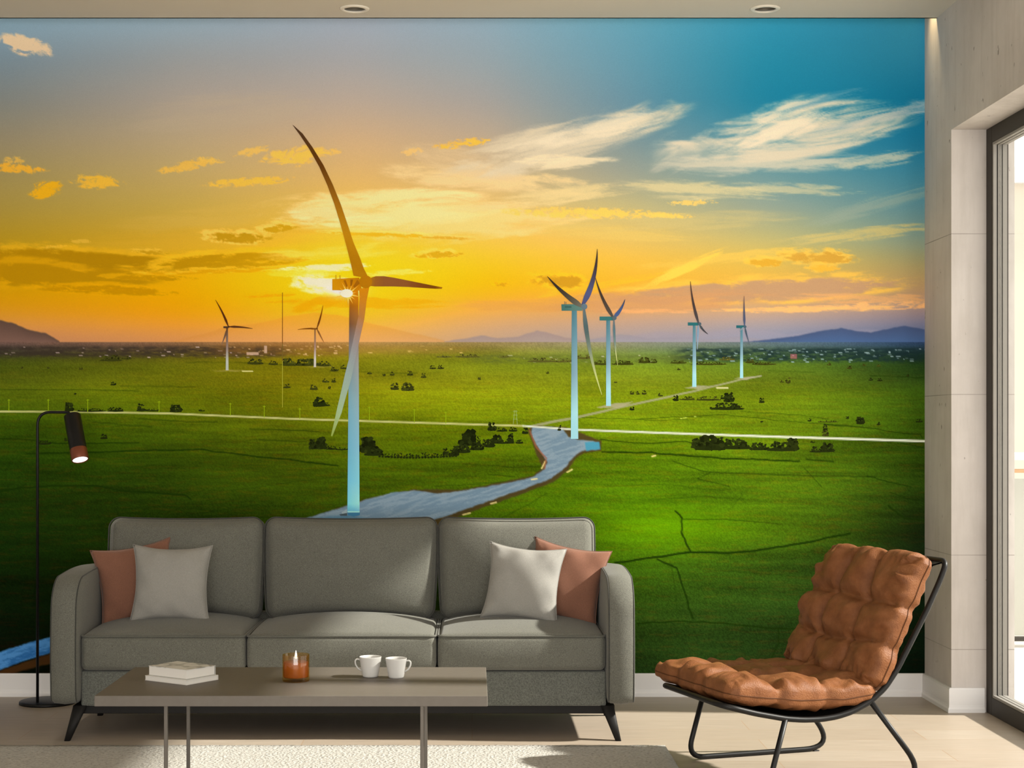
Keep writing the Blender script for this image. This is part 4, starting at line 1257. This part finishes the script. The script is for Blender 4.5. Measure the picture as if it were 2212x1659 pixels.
# ------------------------------------------------------------------ rug
def rug_geo():
    x0, x1, y0, y1, n = -2.6, 0.668, -3.6, -1.115, 0
    V, Fa = [], []
    def nz(x, y): return 0.0
    nx_, ny_ = 90, 70
    for j in range(ny_ + 1):
        for i in range(nx_ + 1):
            x, y = x0 + (x1 - x0) * i / nx_, y0 + (y1 - y0) * j / ny_
            V.append((x, y, 0.012 + .0008 * math.sin(x * 51) * math.sin(y * 47)))
    for j in range(ny_):
        for i in range(nx_):
            a = j * (nx_ + 1) + i
            Fa.append((a, a + 1, a + nx_ + 2, a + nx_ + 1))
    rim = [i for i in range(nx_ + 1)] + [j * (nx_ + 1) + nx_ for j in range(1, ny_ + 1)] + [ny_ * (nx_ + 1) + i for i in range(nx_ - 1, -1, -1)] + [j * (nx_ + 1) for j in range(ny_ - 1, 0, -1)]
    n0 = len(V)
    for r in rim: V.append((V[r][0], V[r][1], 0.001))
    for k in range(len(rim)):
        k2 = (k + 1) % len(rim)
        Fa.append((rim[k], n0 + k, n0 + k2, rim[k2]))
    return V, Fa
rug = mk('rug', rug_geo(), M_rug, None, True)
tag(rug, 'cream looped wool rug on the oak floor under the coffee table', 'rug')

# ------------------------------------------------------------------ coffee table
TZ = 0.40
tb = thing('coffee_table', 'long taupe coffee table with thin square legs on the cream rug', 'table', (-0.4815, -2.19, 0.012))
to = (-0.4815, -2.19, 0.012)
mk('tabletop', rb(-1.003, 0.041, -2.452, -1.927, TZ - .0285, TZ, .0018), M_table, tb, False, to)
for x in (-0.825, -0.135):
    for y in (-2.385, -2.035):
        mk('leg', rb(x - .005, x + .005, y - .005, y + .005, 0.0135, TZ - .028, .0012), M_tleg, tb, False, to)

# books
M_page = mat('paper_pages', (0.62, 0.595, 0.55, 1), 0.8)
M_cover = mat('white_cover', (0.60, 0.58, 0.545, 1), 0.5, spec=0.2)
def b_art(nt, b):
    v = coords(nt, (14, 9, 1))
    n = noise(nt, v, 1.1, 2)
    nt.links.new(ramp(nt, n, [(0.44, (0.56, 0.545, 0.515, 1)), (0.47, (0.26, 0.26, 0.24, 1)), (0.53, (0.40, 0.39, 0.37, 1)), (0.56, (0.56, 0.545, 0.515, 1))]), b.inputs['Base Color'])
M_art = mat('printed_cover', (0.78, 0.76, 0.72, 1), 0.45, build=b_art)
M_spine = mat('grey_cover_board', (0.36, 0.36, 0.33, 1), 0.5)
BA = math.radians(-35)
def book(label, c, z, lx, ly, th, mtop, mside, hard):
    t = thing('book', label, 'book', (c[0], c[1], z), BA, group='books on the coffee table')
    cv = .0016
    mk('page_block', rb(-lx / 2 + .001, lx / 2 - .002, -ly / 2 + .001, ly / 2 - .001, cv, th - cv, .0005), M_page, t)
    mk('back_cover', rb(-lx / 2, lx / 2, -ly / 2, ly / 2, 0, cv, .0005), mside, t)
    mk('front_cover', rb(-lx / 2, lx / 2, -ly / 2, ly / 2, th - cv, th, .0005), mtop, t)
    mk('spine', rb(-lx / 2, lx / 2, ly / 2, ly / 2 + .0016, 0, th, .0005), mside, t)
    return t
bc = Vector((-0.8200, -2.177))
book('thin white book under the thicker book on the coffee table', bc, TZ, .163, .124, .0135, M_cover, M_cover, True)
book('thick white book with grey printed cover lying on the thin white book', bc + Vector((.001, .002)), TZ + .0135, .150, .112, .027, M_art, M_spine, True)

# candle
cd = thing('candle', 'lit candle in an amber glass tumbler on the coffee table', 'candle', (-0.495, -2.196, TZ))
mk('glass', lathe([(0.0, .0005), (.0365, .0005), (.0377, .003), (.0377, .074), (.0372, .0752), (.0362, .0745), (.0358, .013), (.034, .011), (0, .011)], 64), M_amber, cd, True)
M_wax = mat('brown_wax', (0.30, 0.135, 0.04, 1), 0.5)
mk('wax', lathe([(0.0, .0115), (.0335, .0115), (.035, .014), (.035, .053), (.0335, .0545), (.012, .0538), (0, .0535)], 48), M_wax, cd, True)
mk('wick', tube([(0, 0, .053), (0, 0, .063), (.0008, 0, .0655)], .0009, 6), M_gasket, cd, True)
mk('flame', lathe([(0.0, .062), (.0022, .0635), (.0034, .0675), (.0032, .072), (.0022, .0775), (.0010, .083), (0.0, .087)], 24), M_flame, cd, True)

# cups
M_cer = mat('white_ceramic', (0.52, 0.51, 0.485, 1), 0.35, spec=0.3)
def cup(label, c, s, hd):
    t = thing('cup', label, 'cup', (c[0], c[1], TZ), group='white cups on the coffee table')
    k = .001
    prof = [(0, .0015), (.015, .0012), (.0195, 0), (.0215, .001), (.0232, .005), (.0262, .022), (.0292, .040), (.0312, .0545), (.0316, .0572), (.0310, .0580), (.0301, .0572), (.0290, .050), (.0262, .032), (.0225, .010), (.018, .0055), (0, .005)]
    mk('body', lathe([(r * s, z * s) for r, z in prof], 56), M_cer, t, True)
    a = math.radians(hd)
    dx, dy = math.cos(a), math.sin(a)
    pts = [(.0295, .0495), (.038, .0515), (.0435, .047), (.0425, .036), (.036, .025), (.0262, .0185)]
    pts = fillet([(r * dx * s, r * dy * s, z * s) for r, z in pts], [.004] * 6, 4)
    mk('handle', tube(pts, .0024 * s, 8), M_cer, t, True)
cup('white ceramic cup with its handle on the left, nearer the candle', (-0.291, -2.116), 1.0, 186)
cup('white ceramic cup with its handle on the right, beside another cup', (-0.2165, -2.135), .97, -8)

# ------------------------------------------------------------------ floor lamp
LP = Vector((-1.74, -0.228, 0))
fl = thing('floor_lamp', 'slim black reading lamp standing left of the sofa', 'floor lamp', (-1.714, -0.173, 0))
lo = (-1.714, -0.173, 0)
mk('base', xf(lathe([(0, .013), (.104, .0125), (.110, .011), (.112, .008), (.112, 0), (0, 0)], 64), lambda p: (p[0] - 1.714, p[1] - .173, p[2])), M_black, fl, True, lo)
top = W(81, 890, LP.y).z
jx = W(149, 890, LP.y).x
arm_end = W(153, 899, LP.y)
path = fillet([(LP.x, LP.y, .010), (LP.x, LP.y, top), (jx, LP.y, top - .001), tuple(arm_end)], [0, .055, .012, 0], 10)
mk('pole', tube(path, .0056, 12), M_black, fl, True, lo)
axis = Vector((.25, -.36, -.90)).normalized()
p_top = W(156, 898, LP.y) - axis * .002
R_ = .0335
Q = axis.to_track_quat('Z', 'Y').to_matrix()
def along(prof, n=40): return xf(lathe(prof, n), lambda p: tuple(p_top + Q @ Vector(p)))
Ls = .198
mk('lamp_shade', along([(0, 0), (R_ - .003, 0), (R_, .003), (R_, Ls * .76)]), M_black, fl, True, lo)
mk('copper_band', along([(R_, Ls * .76), (R_ + .0006, Ls * .765), (R_ + .0006, Ls * .995), (R_, Ls), (R_ - .003, Ls), (R_ - .004, Ls * .9)]), M_copper, fl, True, lo, 'copper coloured lower band')
mk('bulb', along([(R_ - .004, Ls * .985), (R_ * .6, Ls * .975), (0, Ls * .965)]), M_lampglow, fl, True, lo)
sp_ = lamp('reading_light', 'SPOT', p_top + axis * (Ls + .01), 4, (1, .93, .82), spot_size=math.radians(70), spot_blend=.8, shadow_soft_size=.03)
sp_.rotation_euler = axis.to_track_quat('-Z', 'Y').to_euler()

# ------------------------------------------------------------------ lounge chair
TH = math.radians(19.1)
CH = Vector((0.8646, -1.555, 0))
ch = thing('lounge_chair', 'tufted brown leather lounge chair on a black tube frame beside the concrete wall', 'chair', CH, TH)
B = .27
rail = [(-.195, .272), (-.10, .247), (0, .226), (.06, .219), (.122, .217), (.18, .222), (.236, .235), (.30, .263), (.3515, .302), (.397, .36), (.4355, .424), (.503, .537), (.553, .632), (.572, .668)]
ctrl, rad = [], []
ctrl.append((-.212, -B, .277)); rad.append(.06)
for a, z in rail[1:-1]: ctrl.append((a, -B, z)); rad.append(0.02)
ctrl.append((.578, -B, .690)); rad.append(.045)
ctrl.append((.578, B, .690)); rad.append(.045)
FARB = {-.10: .215}
for a, z in rail[1:-1][::-1]: ctrl.append((a, FARB.get(a, B), z)); rad.append(0.03)
ctrl.append((-.206, .165, .277)); rad.append(.05)
mk('tube_frame', tube(fillet(ctrl, rad, 7, True), .0092, 12, True), M_black, ch, True)
for b in (-B, B):
    lg = fillet([(0.0, b, .224), (-.062, b, .0092), (.508, b, .0092), (.300, b, .262)], [0, .065, .125, 0], 10)
    l_ = mk('leg_loop', tube(lg, .0088, 12), M_black, ch, True)
    for a in (.02, .42): mk('foot_pad', rb(a, a + .02, b - .005, b + .005, 0, .004, .001), M_gasket, l_)
# sling
def sling_geo():
    V, Fa = [], []
    pts = [(-.205, .281)] + rail[1:7] + [(.292, .268), (.345, .33), (.392, .425), (.437, .52), (.485, .615), (.53, .675), (.570, .684)]
    n = len(pts); m = 10
    for lay in (0, 1):
        for a, z in pts:
            for k in range(m + 1):
                bf = .15 if a < -.15 else (.20 if a < -.05 else .258)
                b = -.258 + (.258 + bf) * k / m
                sag = .006 * (1 - (b / .26) ** 2)
                V.append((a + (0.004 if lay else 0), b, z - sag - (.004 if lay else 0) + .004))
    for lay in (0, 1):
        for i in range(n - 1):
            for k in range(m):
                q = lay * n * (m + 1) + i * (m + 1) + k
                f = (q, q + m + 1, q + m + 2, q + 1)
                Fa.append(f if lay == 0 else f[::-1])
    return V, Fa
mk('sling', sling_geo(), M_sling, ch, True)

def pad(name, line, half_b, T, tufts_u, tufts_v, seed, lift=0.0, sgn=1):
    """tufted leather pad: line = centre line points (a,z)"""
    L_ = [Vector((a, z)) for a, z in line]
    cum = [0]
    for i in range(len(L_) - 1): cum.append(cum[-1] + (L_[i + 1] - L_[i]).length)
    tot = cum[-1]
    def at(s):
        s = max(0, min(tot, s))
        for i in range(len(L_) - 1):
            if s <= cum[i + 1] or i == len(L_) - 2:
                t = (s - cum[i]) / (cum[i + 1] - cum[i])
                return L_[i].lerp(L_[i + 1], t)
    def frame(u):
        s = (u + 1) / 2 * tot
        p = at(s)
        d = (at(s + .06) - at(s - .06)).normalized()
        return p, Vector((-d.y, d.x)), d
    rr = np.random.RandomState(seed)
    ph = rr.uniform(0, 6.28, 12)
    nu, nv = 84, 96
    V, Fa, idx = [], [], {}
    def crease(u, v):
        c = 0.0
        for tu in tufts_u:
            wob = tu + .03 * math.sin(3.1 * v + ph[4] + tu * 3)
            c = max(c, .72 * math.exp(-abs(u - wob) / .10))
        for tv in tufts_v:
            wob = tv + .03 * math.sin(2.7 * u + ph[5] + tv * 4)
            c = max(c, .72 * math.exp(-abs(v - wob) / .10))
        for tu in tufts_u:
            for tv in tufts_v:
                d = math.hypot((u - tu) * 1.0, (v - tv) * 1.0)
                c = max(c, 1.0 * math.exp(-(d / .13) ** 1.3))
        return min(c, 1)
    def surf(i, j, side):
        edge = i in (0, nu) or j in (0, nv)
        key = (i, j, 0 if edge else side)
        if key in idx: return idx[key]
        # denser towards the border
        u = math.sin((i / nu - .5) * math.pi * .92) / math.sin(.46 * math.pi)
        v = math.sin((j / nv - .5) * math.pi * .92) / math.sin(.46 * math.pi)
        e = max(abs(u), abs(v))
        k = (max(0, 1 - abs(u) ** 3.4) * max(0, 1 - abs(v) ** 3.4)) ** .26
        c = crease(u, v) * min(1, 2.6 * (1 - e) + .18)
        h = T * k * (1 - (.80 if side > 0 else .12) * c)
        arcp = (u if abs(v) > abs(u) else v)
        fold = math.exp(-((e - .86) / .12) ** 2)
        g_ = (vnoise(np.float32(arcp * 9 + ph[0] * 7), np.float32(e * 3 + ph[1] * 5), 700 + seed) - .5) * 1.0 + (vnoise(np.float32(arcp * 21 + ph[2] * 7), np.float32(e * 4), 720 + seed) - .5) * .45
        h += fold * T * .42 * g_ * (1 if side > 0 else .9)
        h += T * .22 * (vnoise(np.float32(u * 4.5 + 11), np.float32(v * 5.5 + ph[8] * 3), 740 + seed) - .5) * k * (1 if side > 0 else 0)
        h += T * .09 * (math.sin(6.1 * u + 3 * v + ph[3]) * math.sin(5.2 * v - 2 * u + ph[6])) * k
        if edge: h = 0
        r = .06                      # rounded corners and a slightly scalloped outline
        uu, vv = u, v
        q = max(0, abs(u) - .86) / .14, max(0, abs(v) - .86) / .14
        if q[0] > 0 and q[1] > 0:
            f = 1 - .055 * min(q[0], q[1])
            uu, vv = u * f, v * f
        sc = 1 + .008 * math.sin(8 * arcp + ph[7]) * (e > .8) * (e - .8) / .2
        for tt in (tufts_u if abs(v) > abs(u) else tufts_v):
            sc -= .045 * math.exp(-((arcp - tt) / .09) ** 2) * max(0, (e - .6) / .4)
        uu *= sc; vv *= sc
        p, nr, d = frame(max(-1, min(1, uu)))
        ex = uu - max(-1, min(1, uu))
        p = p + d * ex * tot / 2
        hh = side * h * (1.0 if side > 0 else .62)
        pos = (p.x + nr.x * hh, vv * half_b, p.y + nr.y * hh)
        idx[key] = len(V); V.append(pos)
        return idx[key]
    for side in (1, -1):
        for i in range(nu):
            for j in range(nv):
                q = (surf(i, j, side), surf(i + 1, j, side), surf(i + 1, j + 1, side), surf(i, j + 1, side))
                Fa.append(q if side == 1 else q[::-1])
    o = mk(name, (V, Fa), M_leather, ch, True)
    path = []
    for (i0, j0, di, dj, n) in ((0, 0, 1, 0, nu), (nu, 0, 0, 1, nv), (nu, nv, -1, 0, nu), (0, nv, 0, -1, nv)):
        for k in range(n): path.append(V[idx[(i0 + di * k, j0 + dj * k, 0)]])
    mk('seam', tube(path, .0019, 5, True), M_seamleather, o, True)
    return o
pad('seat_cushion', [(-.196, .311), (-.10, .298), (.05, .280), (.20, .276), (.335, .288)], .280, .072, (-.36, .30), (-.30, .36), 21)
pad('back_cushion', [(.322, .292), (.372, .40), (.430, .53), (.478, .63), (.520, .706)], .280, .075, (-.40, .22), (-.30, .36), 33)
